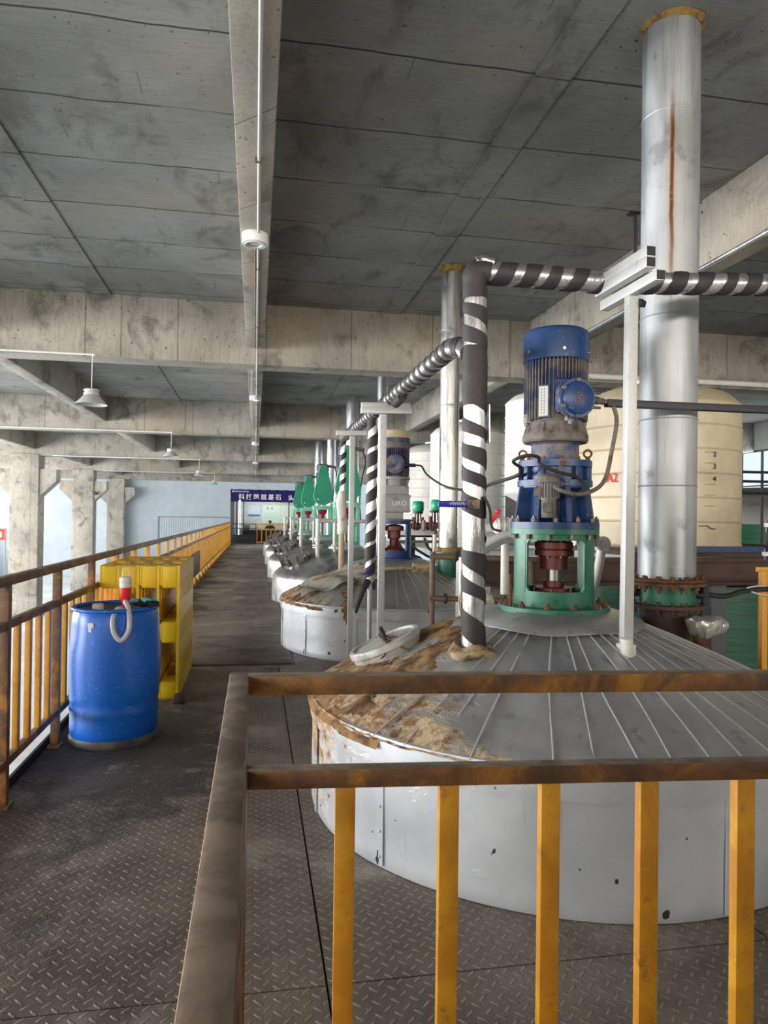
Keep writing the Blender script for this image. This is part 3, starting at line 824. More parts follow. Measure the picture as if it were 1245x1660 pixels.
for s in (-1, 1): mb.cyl(X @ Vector((.12, s*.04, .055)), X @ Vector((.165, s*.04, .055)), .008, n=10)
P('cable_gland', mb, M['dust_metal'], tb)
GX = FR[D1] @ X @ Vector((.185, -.005, .055))

# second drive: blue stand, grey gearbox
D2 = thing('agitator_drive', 'grey gearbox drive with dusty blue motor on a blue stand, second tank', 'machine', (TX, TY[1], 0))
VA2 = math.atan2(-8.66, -1.7)
mb = MB(); mb.lathe([(.0, 1.03), (.29, 1.03), (.29, 1.055), (.22, 1.06)], n=48); P('base_flange', mb, M['dark_bl'], D2)
mb = MB(); mb.shell(.19, .21, 1.055, 1.14, n=48); mb.shell(.19, .21, 1.47, 1.505, n=48)
for c in (VA2, VA2+PI): mb.shell(.19, .21, 1.138, 1.472, a0=c+R(48), a1=c+PI-R(48), n=16)
P('stand', mb, M['dark_bl'], D2)
mb = MB(); mb.cyl((0, 0, 1.05), (0, 0, 1.5), .035, n=20); P('shaft', mb, M['shaft'], D2)
mb = MB(); mb.lathe([(0, 1.47), (.07, 1.46), (.12, 1.44), (.12, 1.39), (.08, 1.38), (.08, 1.29), (.055, 1.28), (.055, 1.2), (.09, 1.18), (.13, 1.15), (.13, 1.1), (0, 1.1)], n=36); P('coupling', mb, M['red_br'], D2)
mb = MB(); mb.lathe([(0, 1.505), (.25, 1.505), (.25, 1.53), (0, 1.53)], n=48); P('top_flange', mb, M['dgrey'], D2)
Rz = Matrix.Rotation(VA2+PI/2, 4, 'Z')
mb = MB(); mb.box(-.11, .11, -.12, .12, 1.53, 1.62, .01, Rz); mb.box(-.175, .19, -.17, .17, 1.615, 1.83, .012, Rz); mb.box(-.19, .2, -.18, .18, 1.80, 1.825, .006, Rz); mb.box(-.19, .2, -.18, .18, 1.625, 1.645, .006, Rz); mb.box(-.16, .175, -.15, .15, 1.83, 1.94, .012, Rz); mb.cyl((0, 0, 1.94), (0, 0, 2.03), .15, n=32); mb.cyl((0, 0, 2.02), (0, 0, 2.05), .19, n=32)
for k in range(6):
    a = VA2+.3+k*PI/3; mb.bar((.15*math.cos(a), .15*math.sin(a), 1.94), (.17*math.cos(a), .17*math.sin(a), 2.03), .03, .03)
g2 = P('gearbox_housing', mb, M['grey_cast'], D2)
Xf = Matrix.Translation(Vector((TX, TY[1], 0))) @ Rz @ Matrix.Translation((.06, -.172, 1.72)) @ Matrix.Rotation(PI/2, 4, 'X')
text('URO', .085, M['lightgrey'], g2, Xf, 'cast_letters', .003)
mb = MB(); mb.cyl((0, 0, 2.05), (0, 0, 2.42), .15, n=36)
for k in range(40):
    a = 2*PI*k/40; mb.bar((.165*math.cos(a), .165*math.sin(a), 2.06), (.165*math.cos(a), .165*math.sin(a), 2.41), .006, .03, up=(math.cos(a), math.sin(a), 0))
m2 = P('motor_body', mb, M['blue_dusty'], D2)
mb = MB(); mb.lathe([(.172, 2.40), (.185, 2.405), (.185, 2.53), (.172, 2.545)], n=44); P('fan_cowl', mb, M['blue_dusty'], D2)
mb = MB(); mb.lathe([(.183, 2.53), (.178, 2.57), (.15, 2.625), (.0, 2.64)], n=44); P('cowl_cap', mb, pm('cream_cap', L(196, 184, 150), .6), D2, label='dusty cream cap')
X2 = dirM(VA2-.0, .14, 2.2)
mb = MB(); mb.cyl(X2 @ Vector((0, 0, 0)), X2 @ Vector((0, 0, .1)), .10, n=32); mb.cyl(X2 @ Vector((0, 0, .1)), X2 @ Vector((0, 0, .115)), .115, n=32); mb.cyl(X2 @ Vector((0, 0, .11)), X2 @ Vector((0, 0, .135)), .09, n=32)
tb2 = P('terminal_box', mb, M['blue_dusty'], m2)
text('E', .075, M['black'], tb2, FR[D2] @ X2 @ Matrix.Translation((-.01, -.02, .136)) @ Matrix.Rotation(R(100), 4, 'Z'), 'embossed_mark', .002)
mb = MB(); mb.cyl(X2 @ Vector((.1, -.01, .05)), X2 @ Vector((.25, -.01, .02)), .022, n=14); P('cable_gland', mb, M['black'], tb2)
GX2 = FR[D2] @ X2 @ Vector((.25, -.01, .02))

# green drives with tall belt guards
D3 = thing('agitator_drive', 'green drive with tall teal belt guard, half hidden by the striped pipe', 'machine', (TX, TY[2], .985), group='green belt guarded drives')
AF = -PI/2-.10
mb = MB(); mb.cbox((0, 0, .02), (.5, .5, .04), .005); P('base_plate', mb, M['lightgrey'], D3)
mb = MB()
for sx in (-1, 1):
    for sy in (-1, 1): mb.box(sx*.2-.035, sx*.2+.035, sy*.16-.035, sy*.16+.035, .04, .80, .006)
mb.box(-.25, .25, -.21, .21, .80, .84, .006); mb.box(-.235, .235, -.2, .2, .04, .09, .006); mb.box(-.235, .235, -.2, .2, .40, .45, .006); mb.box(-.24, .24, -.21, .21, .74, .80, .006)
P('stand', mb, M['green_lt'], D3)
mb = MB(); mb.lathe([(0, .8), (.11, .78), (.13, .70), (.10, .64), (.06, .62), (.06, .55), (.03, .5)], n=24); P('coupling', mb, pm('red_coupling', L(150, 40, 44), .5), D3)
mb = MB(); mb.lathe([(.035, .09), (.035, .55)], n=16); mb.lathe([(0, .55), (.05, .54), (.07, .46), (.12, .45), (.0, .45)], n=20); P('shaft', mb, M['steel'], D3)
pts = []
for k in range(25):                            # wide round foot, narrow round top
    a = PI+PI*k/24; pts.append((.245*math.cos(a), 1.10+.245*math.sin(a)))
for k in range(17):
    a = PI*k/16; pts.append((.105*math.cos(a), 1.78+.105*math.sin(a)))
gm = Matrix(((1, 0, 0, 0), (0, 0, -1, -.10), (0, 1, 0, 0), (0, 0, 0, 1)))
mb = MB(); mb.prism(pts, .13, gm, .01); gd = P('belt_guard', mb, M['teal'], D3)
mb = MB(); mb.prism([(x*1.015, y) for x, y in pts], .125, Matrix(((1, 0, 0, 0), (0, 0, -1, -.095), (0, 1, 0, 0), (0, 0, 0, 1)))); P('guard_rim', mb, M['green_lt'], gd)
mb = MB(); mb.sphere((-.13, -.235, 1.0), .022, 10); P('bolt_cap', mb, M['white_paint'], gd)
mb = MB(); mb.cyl((0, .06, 1.35), (0, .06, 1.72), .15, n=28)
for k in range(26):
    a = 2*PI*k/26; mb.bar((.16*math.cos(a), .06+.16*math.sin(a), 1.37), (.16*math.cos(a), .06+.16*math.sin(a), 1.7), .008, .024, up=(math.cos(a), math.sin(a), 0))
m3 = P('motor_body', mb, M['blue_dusty'], D3)
mb = MB(); mb.lathe([(.0, 1.93), (.12, 1.92), (.165, 1.89), (.165, 1.74), (0, 1.72)], (0, .06, 0), 28); mb.bar((.1, .0, 1.88), (.33, -.02, 1.84), .12, .06, .01); P('fan_cowl', mb, M['blue_dusty'], m3)
mb = MB(); mb.tube(smooth_path([(.3, -.02, 1.84), (.36, 0, 1.6), (.3, .05, 1.3), (.27, .1, .9), (.3, .15, .5)]), .012, 8); P('motor_cable', mb, M['black'], m3)
dup(D3, (TX, TY[3], .985), 'fully visible green drive with a tall teal belt guard, largest of the clear three', rz=.0)
dup(D3, (TX, TY[4], .985), 'green drive with teal belt guard, second from the far end')
dup(D3, (TX, TY[5], .985), 'farthest green drive with belt guard, beside the end of the purple blue banner')

# ------------------------------------------------------------------ ducts to the roof
def duct(x, y, r, zb, label, mat, joints, flange=True):
    t = thing('exhaust_duct', label, 'duct', (x, y, 0))
    mb = MB(); mb.lathe([(r, zb), (r, SL+.1)], n=64)
    sk = P('duct_pipe', mb, mat, t)
    mb = MB()
    for z in joints: mb.torus((0, 0, z), r+.001, .004, 64, 6)
    P('joint_seam', mb, mat, sk)
    return t
C1 = duct(2.47, 3.95, .167, 1.19, 'large galvanised duct with a rust streak, rising from the nearest tank', M['galv'], (1.76, 2.16, 2.78, 4.0))
mb = MB(); mb.lathe([(.16, 1.165), (.225, 1.165), (.225, 1.18), (.21, 1.186), (.225, 1.19), (.225, 1.205), (.17, 1.207)], n=56); mb.jitter(.004, 20); fl = P('rusty_flange', mb, M['rust'], C1)
bolts(fl, 16, .203, 1.205, lambda m, p: (m.cyl((p[0], p[1], 1.125), (p[0], p[1], 1.225), .008, n=8), hexbolt(m, p, .015), hexbolt(m, (p[0], p[1], 1.145), .016, .02)), M['rust'], 0, .002)
mb = MB(); mb.lathe([(.178, 1.165), (.178, 1.055), (.182, 1.05)], n=56)
P('green_stub', mb, M['green'], C1, label='green painted stub')
for a in (VA-1.25, VA+1.15):
    mb = MB(); mb.cyl((.176*math.cos(a), .176*math.sin(a), 1.115), (.225*math.cos(a), .225*math.sin(a), 1.115), .024, n=16); mb.cyl((.222*math.cos(a), .222*math.sin(a), 1.06), (.222*math.cos(a), .222*math.sin(a), 1.16), .02, n=12); P('side_clamp', mb, M['dark'], C1)
mb = MB(); mb.lathe([(.14, 1.03), (.225, 1.03), (.225, 1.052), (.178, 1.055)], n=56); ring_of(mb, 16, .205, 1.0, lambda m, p: m.cyl(p, (p[0], p[1], 1.075), .008, n=8)); mb.lathe([(.15, .78), (.15, 1.03)], n=40)
P('lower_flange', mb, M['beam_br'], C1)
mb = MB(); mb.lathe([(.166, SL-.035), (.18, SL-.02), (.19, SL)], n=40); mb.jitter(.012, 12, 2); P('foam_collar', mb, M['yfoam'], C1)
C2 = duct(2.28, 8.25, .115, 1.19, 'foil clad duct rising from the second tank behind the striped pipe', M['foil'], (1.9, 2.9, 3.8))
mb = MB(); mb.lathe([(.1, 1.15), (.165, 1.15), (.165, 1.2), (.118, 1.205)], n=36); mb.jitter(.012, 14); P('rusty_flange', mb, M['yfoam'], C2)
mb = MB(); mb.lathe([(.12, .82), (.12, 1.1), (.17, 1.1), (.17, 1.15), (.12, 1.15)], n=36); P('green_stub', mb, M['green'], C2, label='green painted stub')
mb = MB(); mb.lathe([(.116, SL-.08), (.14, SL-.05), (.15, SL)], n=30); mb.jitter(.015, 12); P('foam_collar', mb, M['yfoam'], C2)
for x, y, r, lab in ((2.32, 13.1, .10, 'slim pale duct behind the second pipe support, from the third tank'), (2.36, 17.6, .165, 'wide galvanised duct behind the half hidden green drive'), (2.35, 22.5, .14, 'pale duct standing right of the far green drives'), (2.42, 27.9, .155, 'farthest duct, just right of the far end green drives')):
    t = duct(x, y, r, .95, lab, M['galv2'], (1.9, 3.0)); mb = MB(); mb.lathe([(r-.02, .75), (r+.02, .76), (r+.06, .93), (r+.06, .96), (r, .965)], n=30); P('flange', mb, M['lightgrey'], t)
# ------------------------------------------------------------------ wrapped pipes
def helix_wrap(mb, path, r, pitch, duty, phase=0, n_per=28, jit=0, hand=1):
    """a tape ribbon wound round a path: a band of quads a little proud of the jacket"""
    path = [Vector(p) for p in path]; seg = [0]
    for a, b in zip(path[:-1], path[1:]): seg.append(seg[-1]+(b-a).length)
    Lt = seg[-1]
    def at(s):
        s = max(0, min(Lt, s))
        for i in range(len(path)-1):
            if s <= seg[i+1] or i == len(path)-2:
                f = (s-seg[i])/max(1e-6, seg[i+1]-seg[i]); return path[i].lerp(path[i+1], f), i
    # parallel frames
    fr = []; t = (path[1]-path[0]).normalized(); u = t.orthogonal().normalized()
    if abs(t.z) > .7: u = Vector((1, 0, 0))-t*t.x; u.normalize()
    for i in range(len(path)):
        t = (path[min(i+1, len(path)-1)]-path[max(i-1, 0)]).normalized(); u = (u-t*u.dot(t)).normalized(); fr.append((u.copy(), t.cross(u)))
    b = bmesh.new(); N = int(Lt/pitch*n_per); w = pitch*duty; rows = []
    for k in range(N+1):
        a = hand*2*PI*k/n_per+phase; s = Lt*k/N
        wj = w*(1+jit*math.sin(k*.13)+jit*.6*math.sin(k*.031+1)); sj = s+pitch*jit*.5*math.sin(k*.05)
        row = []
        for q in (0, .5, 1):
            p, i = at(sj+(q-.5)*wj); u, v = fr[i]
            row.append(b.verts.new(p+(u*math.cos(a)+v*math.sin(a))*(r+(.0035 if q == .5 else .001))))
        rows.append(row)
    for A, B in zip(rows[:-1], rows[1:]):
        for q in (0, 1): b.faces.new((A[q], A[q+1], B[q+1], B[q]))
    mb._new(b); return mb
def crinkle(mb, amp=.004):
    for v in mb.bm.verts:
        q = noise.noise_vector(Vector((v.co.x*26, v.co.y*26, v.co.z*9))); v.co += q*amp
    return mb
def sub(path, step=.03):
    path = [Vector(p) for p in path]; out = [path[0]]
    for a, b in zip(path[:-1], path[1:]):
        n = max(1, int((b-a).length/step))
        for k in range(1, n+1): out.append(a.lerp(b, k/n))
    return out
W1 = thing('wrapped_pipe', 'thick pipe striped in black and silver wrap, rising from the nearest tank and bending right', 'pipe', (1.09, 3.45, 0))
v1 = [(1.092, 3.45, .86), (1.088, 3.45, 1.5), (1.085, 3.45, 2.2), (1.08, 3.45, 2.70)]
h1 = [(1.12, 3.44, 2.795), (1.35, 3.42, 2.79), (1.7, 3.40, 2.778), (2.2, 3.38, 2.80), (3.4, 3.36, 2.86)]
r1 = .058
mb = MB(); mb.tube(sub(v1), r1, 28); crinkle(mb); P('riser_jacket', mb, M['foil'], W1, world=True, angle=70)
mb = MB(); mb.tube(sub(h1), r1-.004, 28); crinkle(mb, .003); P('overhead_jacket', mb, M['foil'], W1, world=True, angle=70)
mb = MB(); helix_wrap(mb, sub(v1[2:] , .02), r1+.003, .15, .5, 2.2, jit=.25, hand=-1); helix_wrap(mb, sub([(1.086, 3.45, 1.55), (1.085, 3.45, 2.2)], .02), r1+.003, .135, .52, .6, jit=.2, hand=-1)
helix_wrap(mb, sub([(1.092, 3.45, .88), (1.088, 3.45, 1.5)], .02), r1+.003, .19, .42, 1.0, jit=.45, hand=-1)
PW('riser_tape', mb, M['foam'], W1, angle=60)
mb = MB(); helix_wrap(mb, sub(h1, .02), r1, .135, .55, .5, jit=.2, hand=-1); PW('overhead_tape', mb, M['foam'], W1, angle=60)
# black foam sleeves where the stripes stop, and the elbow
mb = MB(); mb.tube([(1.085, 3.45, 2.12), (1.084, 3.45, 2.2), (1.084, 3.45, 2.34), (1.084, 3.45, 2.42)], [r1+.002, r1+.007, r1+.007, r1+.002], 24); crinkle(mb, .004); PW('foam_sleeve', mb, M['foam'], W1, angle=70)
mb = MB(); mb.tube(smooth_path([(1.08, 3.45, 2.66), (1.078, 3.45, 2.76), (1.095, 3.447, 2.80), (1.15, 3.44, 2.797)], 5), [r1+.004]*5+[r1+.007]*11, 24); crinkle(mb, .004)
PW('elbow_sleeve', mb, M['foam'], W1, angle=70)
mb = MB(); mb.tube(smooth_path([(1.075, 3.42, 2.845), (1.11, 3.41, 2.852), (1.16, 3.41, 2.84)]), .022, 10); crinkle(mb, .006); PW('foil_patch', mb, M['foil'], W1)
mb = MB(); pth = smooth_path([(1.125, 3.40, 1.66), (1.15, 3.39, 1.60), (1.155, 3.38, 1.53), (1.165, 3.375, 1.50), (1.20, 3.37, 1.49)], 5)
for a, b in zip(pth[:-1], pth[1:]): mb.bar(a, b, .012, .045, up=(.3, 1, 0))
PW('loose_tape_end', mb, M['foam'], W1)
mb = MB(); mb.bar((1.14, 3.40, 2.12), (1.145, 3.40, 1.93), .006, .04, up=(0, 1, 0)); mb.jitter(.004, 20); PW('foil_flap', mb, M['foil'], W1)
mb = MB(); mb.lathe([(.05, .02), (.085, .03), (.13, .0), (.115, -.03), (.06, -.02)], (1.092, 3.45, .885), 30); mb.jitter(.03, 13, 5); PW('foam_collar', mb, M['burlap'], W1, angle=70)
# ball valve with a long blue lever
mb = MB(); mb.cbox((1.055, 3.383, 1.62), (.08, .02, .05), .006); mb.cyl((1.062, 3.39, 1.625), (1.062, 3.36, 1.625), .015, n=8); bv = PW('valve_bracket', mb, M['steel'], W1)
mb = MB(); mb.cbox((.955, 3.372, 1.62), (.15, .014, .032), .006); PW('blue_lever', mb, M['blue_handle'], bv, label='blue vinyl lever')
mb = MB()
for k in range(9): mb.cbox((.94+k*.0085, 3.3645, 1.621+.002*((k*5) % 3)), (.004, .001, .010+.003*((k*7) % 3)), 0, Matrix.Rotation(.3*((k*3) % 4-1), 4, 'Y'))
PW('worn_print', mb, M['lightgrey'], bv)

W2 = thing('wrapped_pipe', 'striped header pipe running back overhead from the first riser over the two supports', 'pipe', (1.03, 3.5, 0))
h2 = [(1.065, 3.5, 2.40), (1.05, 3.56, 2.44), (1.03, 3.7, 2.47), (1.03, 5.4, 2.475), (1.03, 7.6, 2.49), (1.03, 8.4, 2.50)]
mb = MB(); mb.tube(sub(h2, .05), .052, 24); crinkle(mb, .004); PW('pipe_jacket', mb, M['foil'], W2, angle=70)
mb = MB(); helix_wrap(mb, sub(h2, .03), .054, .14, .42, .2, 24, jit=.15); PW('tape', mb, M['foam'], W2, angle=60)
mb = MB(); mb.tube(sub([(1.03, 5.0, 2.42), (1.03, 5.25, 2.41)]), [.03]*9 if False else .035, 12); mb.tube([(1.03, 7.45, 2.49), (1.03, 7.6, 2.49)], .06, 20); mb.tube([(1.03, 5.55, 2.475), (1.03, 5.72, 2.475)], .06, 20); PW('foam_sleeve', mb, M['foam'], W2)
W3 = thing('wrapped_pipe', 'striped riser hanging behind the first pipe support, between the two clad tanks', 'pipe', (1.03, 6.3, 0))
v3 = [(1.03, 6.3, 2.43), (1.025, 6.3, 1.8), (1.02, 6.3, .90)]
mb = MB(); mb.tube(sub(v3), .046, 24); crinkle(mb, .003); PW('pipe_jacket', mb, M['foil'], W3, angle=70)
mb = MB(); helix_wrap(mb, sub(v3, .02), .049, .17, .62, 1.2, jit=.2); PW('tape', mb, M['foam'], W3, angle=60)
mb = MB(); mb.cyl((1.02, 6.3, 0), (1.02, 6.3, .93), .022, n=16); PW('steel_tail', mb, M['galv2'], W3)
mb = MB(); mb.tube(smooth_path([(1.0, 6.26, .98), (.96, 6.23, .93), (.93, 6.22, .86), (.90, 6.22, .77), (.885, 6.22, .70)], 4), [.03, .03, .03, .03, .03, .028, .028, .026, .026, .024, .024, .022, .022, .02, .018, .014, .01], 8); PW('loose_tape_end', mb, M['foam'], W3)
mb = MB(); mb.bar((.95, 6.22, 1.04), (1.03, 6.23, 1.10), .012, .035, .004, up=(0, 1, 0)); PW('blue_lever', mb, M['blue_handle'], W3, label='blue vinyl lever')
W4 = thing('wrapped_pipe', 'thinner striped riser with white lower wrap, going down to the second tank', 'pipe', (1.03, 8.5, 0))
v4 = [(1.03, 8.5, 2.50), (1.03, 8.5, 1.85)]
mb = MB(); mb.tube(sub(v4), .036, 20); crinkle(mb, .002); PW('pipe_jacket', mb, M['foil'], W4, angle=70)
mb = MB(); helix_wrap(mb, sub(v4, .02), .039, .17, .5, .3, jit=.2); PW('tape', mb, M['foam'], W4, angle=60)
mb = MB(); mb.tube(sub([(1.03, 8.5, 1.86), (1.02, 8.5, 1.70), (1.03, 8.5, 1.5), (1.025, 8.5, 1.34)]), [.045]*40, 20) if False else mb.tube(smooth_path([(1.03, 8.5, 1.86), (1.015, 8.5, 1.70), (1.03, 8.5, 1.5), (1.025, 8.5, 1.34)], 4), [.04, .05, .055, .06, .062, .06, .055, .058, .06, .062, .06, .055, .05], 18); mb.jitter(.012, 22); PW('white_wrap', mb, M['sack'], W4)
mb = MB(); mb.cyl((1.025, 8.5, .84), (1.025, 8.5, 1.36), .034, n=18); PW('bare_pipe', mb, pm('beige_pipe', L(190, 166, 142), .7), W4)

# pipe supports: a square post with a cross bar
def support(x, y, zb, zt, label, bars, lean=0, w=.05):
    t = thing('pipe_support', label, 'support', (x, y, 0))
    mb = MB(); mb.bar((x, y, zb), (x+lean, y, zt), w, w, .003, up=(0, 1, 0)); PW('post', mb, M['lightgrey'], t)
    for b in bars: 
        mb = MB(); a, c, ww = b; d = (Vector(c)-Vector(a)).normalized()
        mb.bar(a, c, ww, ww, .003); PW('cross_bar', mb, M['lightgrey'], t)
        if y < 5:
            mb = MB(); mb.bar(Vector(a)-d*.0015, Vector(a)+d*.001, ww-.008, ww-.008); PW('end_shade_plate', mb, M['dark'], t, label='dark plate painted as the shade inside the tube end')  # flat dark plate stands in for the shade of a hollow end
    return t
s1 = support(1.80, 3.22, .90, 2.655, 'pale square post with a stacked cross bar beside the large duct', [((1.815, 2.97, 2.68), (1.80, 3.48, 2.68), .05), ((1.765, 2.97, 2.735), (1.75, 3.44, 2.735), .05), ((1.765, 2.97, 2.785), (1.75, 3.44, 2.785), .05)], .01)
mb = MB(); mb.cbox((1.80, 3.22, .915), (.07, .07, .06), .004); mb.cyl((1.79, 3.19, .89), (1.78, 3.18, .98), .03, n=12); PW('foot_bracket', mb, M['white_paint'], s1)
mb = MB(); mb.cbox((1.85, 3.2, 2.62), (.03, .05, .03), .003, Matrix.Rotation(.6, 4, 'X')); PW('clip', mb, M['dark'], s1)
support(.965, 5.42, 0, 2.35, 'pale square post under the header, in front of the second striped riser', [((.79, 5.42, 2.375), (1.19, 5.42, 2.385), .05), ((.80, 5.47, 2.42), (1.19, 5.47, 2.43), .045)][:2])
support(.945, 7.05, 0, 2.36, 'pale square post second under the header, before the thinner riser', [((.78, 7.05, 2.385), (1.12, 7.05, 2.395), .05)])

# ------------------------------------------------------------------ cables
def cable(pts, r, label, mat='black', name='cable', k=8):
    mb = MB(); mb.tube(smooth_path(pts, k), r, 10)
    return one(name, mb, M[mat], label, 'cable')
cable([tuple(GX2), (1.99, 8.45, 2.18), (1.86, 7.6, 2.02), (1.70, 6.2, 1.83), (1.58, 5.0, 1.76), (1.5, 4.4, 1.775), (1.47, 3.85, 1.80), (1.43, 3.70, 1.835)], .011, 'black cable sagging from the second motor to the nearest gearbox')
a0 = Vector((1.70, 3.86, 0))
cable([(1.43, 3.70, 1.835), (1.35, 3.6, 1.86), (1.40, 3.53, 1.885), (1.48, 3.57, 1.88), (1.47, 3.52, 1.84), (1.56, 3.50, 1.80), (1.68, 3.52, 1.775), (1.72, 3.53, 1.72), (1.66, 3.55, 1.66)], .009, 'thin dusty cable looped across the front of the blue gearbox')
cable([tuple(GX), GX+Vector((.05, 0, -.01)), GX+Vector((.075, -.01, -.1)), (1.93, 3.62, 1.95), (1.86, 3.58, 1.76), (1.72, 3.53, 1.69), (1.6, 3.52, 1.70), (1.56, 3.55, 1.73)], .0115, 'grey armoured cable curving down from the terminal box to the pump motor', 'dust_metal')
mb = MB(); mb.bar((GX.x+.02, GX.y+.01, 2.205), (3.6, 3.66, 2.205), .05, .04, .003); one('cable_tray', mb, M['dark'], 'dark flat cable tray crossing in front of the large duct', 'cable tray')
# ------------------------------------------------------------------ railings
def rail_section(t, x, y0, y1):
    pass
RL = thing('guard_railing', 'long yellow railing along the open edge of the walkway, beside the blue barrel', 'railing', (-1.29, 2.5, 0))
for nm, z, w, h in (('top_rail', 1.19, .05, .05), ('middle_rail', .955, .04, .045), ('bottom_rail', .225, .04, .045)):
    mb = MB(); mb.box(-1.29-w/2, -1.29+w/2, 2.95, 38.6, z-h/2, z+h/2, .004); PW(nm, mb, M['railtop'], RL)
posts = []; y = 3.04
while y < 38.6: posts.append(y); y += 1.0
for k, y in enumerate(posts):
    mb = MB(); mb.box(-1.315, -1.265, y-.025, y+.025, -.02, 1.166, .003)
    if k < 34: mb.box(-1.33, -1.25, y-.05, y+.05, -.012, .012)
    PW('post', mb, M['railtop'] if k < 4 else M['yellow'], RL)
bal = []
for a, b in zip(posts[:-1], posts[1:]):
    n = 4
    for k in range(1, n+1): bal.append(a+(b-a)*k/(n+1))
for y in bal[:96]:
    mb = MB(); mb.box(-1.305, -1.275, y-.024, y+.024, .245, .935, .002); PW('baluster', mb, M['yellow'], RL)
mb = MB()
for y in bal[96:]: mb.box(-1.305, -1.275, y-.024, y+.024, .245, .935)
PW('far_balusters', mb, M['yellow'], RL, kind='stuff')
FRL = thing('guard_railing', 'worn yellow railing close in front of the nearest tank, with square balusters', 'railing', (-.03, 1.6, 0), R(-5.2))
for nm, z, h in (('top_rail', 1.178, .043), ('middle_rail', .972, .043)):
    mb = MB(); mb.box(.0, 1.75, -.02, .02, z-h/2, z+h/2, .0045); P(nm, mb, M['railtop'], FRL)
mb = MB(); mb.box(0, 1.75, -.02, .02, .10, .14, .004); P('bottom_rail', mb, M['railtop'], FRL)
for k in range(6):
    x = .237+k*.2335; mb = MB(); mb.box(x-.0225, x+.0225, -.016, .016, .14, .953, .004); P('baluster', mb, M['yellow'], FRL)
mb = MB(); mb.box(-.02, .02, -.02, .02, 0, 1.16, .004); mb.box(-.05, .05, -.05, .05, 0, .01); P('post', mb, M['railtop'], FRL)
mb = MB(); mb.box(1.75, 1.79, -.02, .02, 0, 1.2, .004); P('post', mb, M['railtop'], FRL)
Ry = Matrix.Rotation(R(5.2), 4, 'Z')
for nm, z in (('side_top_rail', 1.178), ('side_middle_rail', .972), ('side_bottom_rail', .12)):
    mb = MB(); mb.box(-.021, .021, -1.55, .022, z-.0225, z+.0225, .006, Ry); P(nm, mb, M['railtop'], FRL)
mb = MB(); mb.box(-.02, .02, -1.55, -1.51, 0, 1.156, .004, Ry); P('post', mb, M['railtop'], FRL)
for k in range(5):
    y = -.28-k*.26; mb = MB(); mb.box(-.016, .016, y-.0225, y+.0225, .142, .95, .003, Ry); P('baluster', mb, M['yellow'], FRL)
ER = thing('guard_railing', 'short amber railing at the far end of the walkway before the office', 'railing', (.06, 38.9, 0))
mb = MB()
mb.box(.10, 3.4, 38.88, 38.92, 1.06, 1.10); P_ = PW('top_rail', mb, M['amber'], ER)
mb = MB(); mb.box(.10, 3.4, 38.88, 38.92, .80, .84); PW('middle_rail', mb, M['amber'], ER)
mb = MB(); mb.box(.10, 3.4, 38.88, 38.92, .10, .14); PW('bottom_rail', mb, M['amber'], ER)
for k in range(14):
    mb = MB(); x = .10+k*.245; mb.box(x-.022, x+.022, 38.88, 38.92, 0 if k % 6 == 0 else .14, 1.1 if k % 6 == 0 else .80); PW('post' if k % 6 == 0 else 'baluster', mb, M['amber'], ER)
DR = thing('guard_railing', 'dark fence with black infill panel, left of the amber end railing', 'railing', (-.6, 38.85, 0))
for z in (1.10, .86): 
    mb = MB(); mb.box(-1.27, .05, 38.83, 38.87, z-.02, z+.02); PW('rail', mb, M['dark'], DR)
mb = MB(); mb.box(-1.25, .05, 38.84, 38.86, .03, .52); PW('infill_panel', mb, M['dark'], DR)
for k in range(9):
    mb = MB(); x = -1.25+k*.16; mb.box(x-.015, x+.015, 38.83, 38.87, 0, 1.1 if k % 4 == 0 else .86); PW('post' if k % 4 == 0 else 'baluster', mb, M['dark'], DR)
YR = thing('guard_railing', 'amber railing post and rail at the right edge beyond the nearest tank', 'railing', (3.2, 4.02, 0))
mb = MB(); mb.box(3.17, 3.21, 4.0, 4.04, 0, 1.24, .003); PW('post', mb, M['amber'], YR)
mb = MB(); mb.box(3.15, 5.2, 4.0, 4.04, 1.235, 1.265, .003); PW('top_rail', mb, M['amber'], YR)
mb = MB(); mb.box(5.16, 5.2, 4.0, 4.04, GZ, 1.24, .003); PW('post', mb, M['amber'], YR)
mb = MB(); mb.tube(smooth_path([(3.20, 3.98, 1.14), (3.11, 3.96, 1.15), (3.02, 3.95, 1.135), (3.11, 3.95, 1.10), (3.25, 3.96, 1.09), (3.4, 3.98, 1.1)], 6), .005, 6); one('cable', mb, M['white_paint'], 'white cord looped round the amber post at the right edge', 'cord')
cable([(2.64, 3.88, 1.12), (2.82, 3.9, 1.095), (3.0, 3.95, 1.12), (3.16, 3.97, 1.13), (3.35, 3.97, 1.12)], .016, 'thick black hose from the duct base towards the amber post')
mb = MB(); mb.box(-1.262, -1.235, 14.7, 16.8, .27, .735, .003); one('board', mb, M['brown_board'], 'plain brown board fixed on the inside of the long railing', 'board')

# ------------------------------------------------------------------ barrel, pump, glove, pallets, steel sheet
B = thing('barrel', 'blue plastic barrel on the dirty checker plate beside the long railing', 'barrel', (-.945, 5.2, 0))
mb = MB()
pr_ = [(.0, .012), (.265, .012), (.272, .03), (.286, .06), (.290, .10), (.288, .16), (.291, .20), (.294, .235), (.287, .26), (.293, .29), (.299, .40), (.302, .5), (.300, .62), (.293, .72), (.289, .80), (.282, .86), (.272, .89), (.268, .90)]
mb.lathe(pr_, n=72)
for v in mb.bm.verts:                          # dented upper left side
    a = math.atan2(v.co.y, v.co.x); d = abs((a-R(215)+PI) % (2*PI)-PI)
    if v.co.z > .55: v.co.x *= 1-.035*math.exp(-(d/.28)**2)*math.exp(-((v.co.z-.76)/.1)**2); v.co.y *= 1-.035*math.exp(-(d/.28)**2)*math.exp(-((v.co.z-.76)/.1)**2)
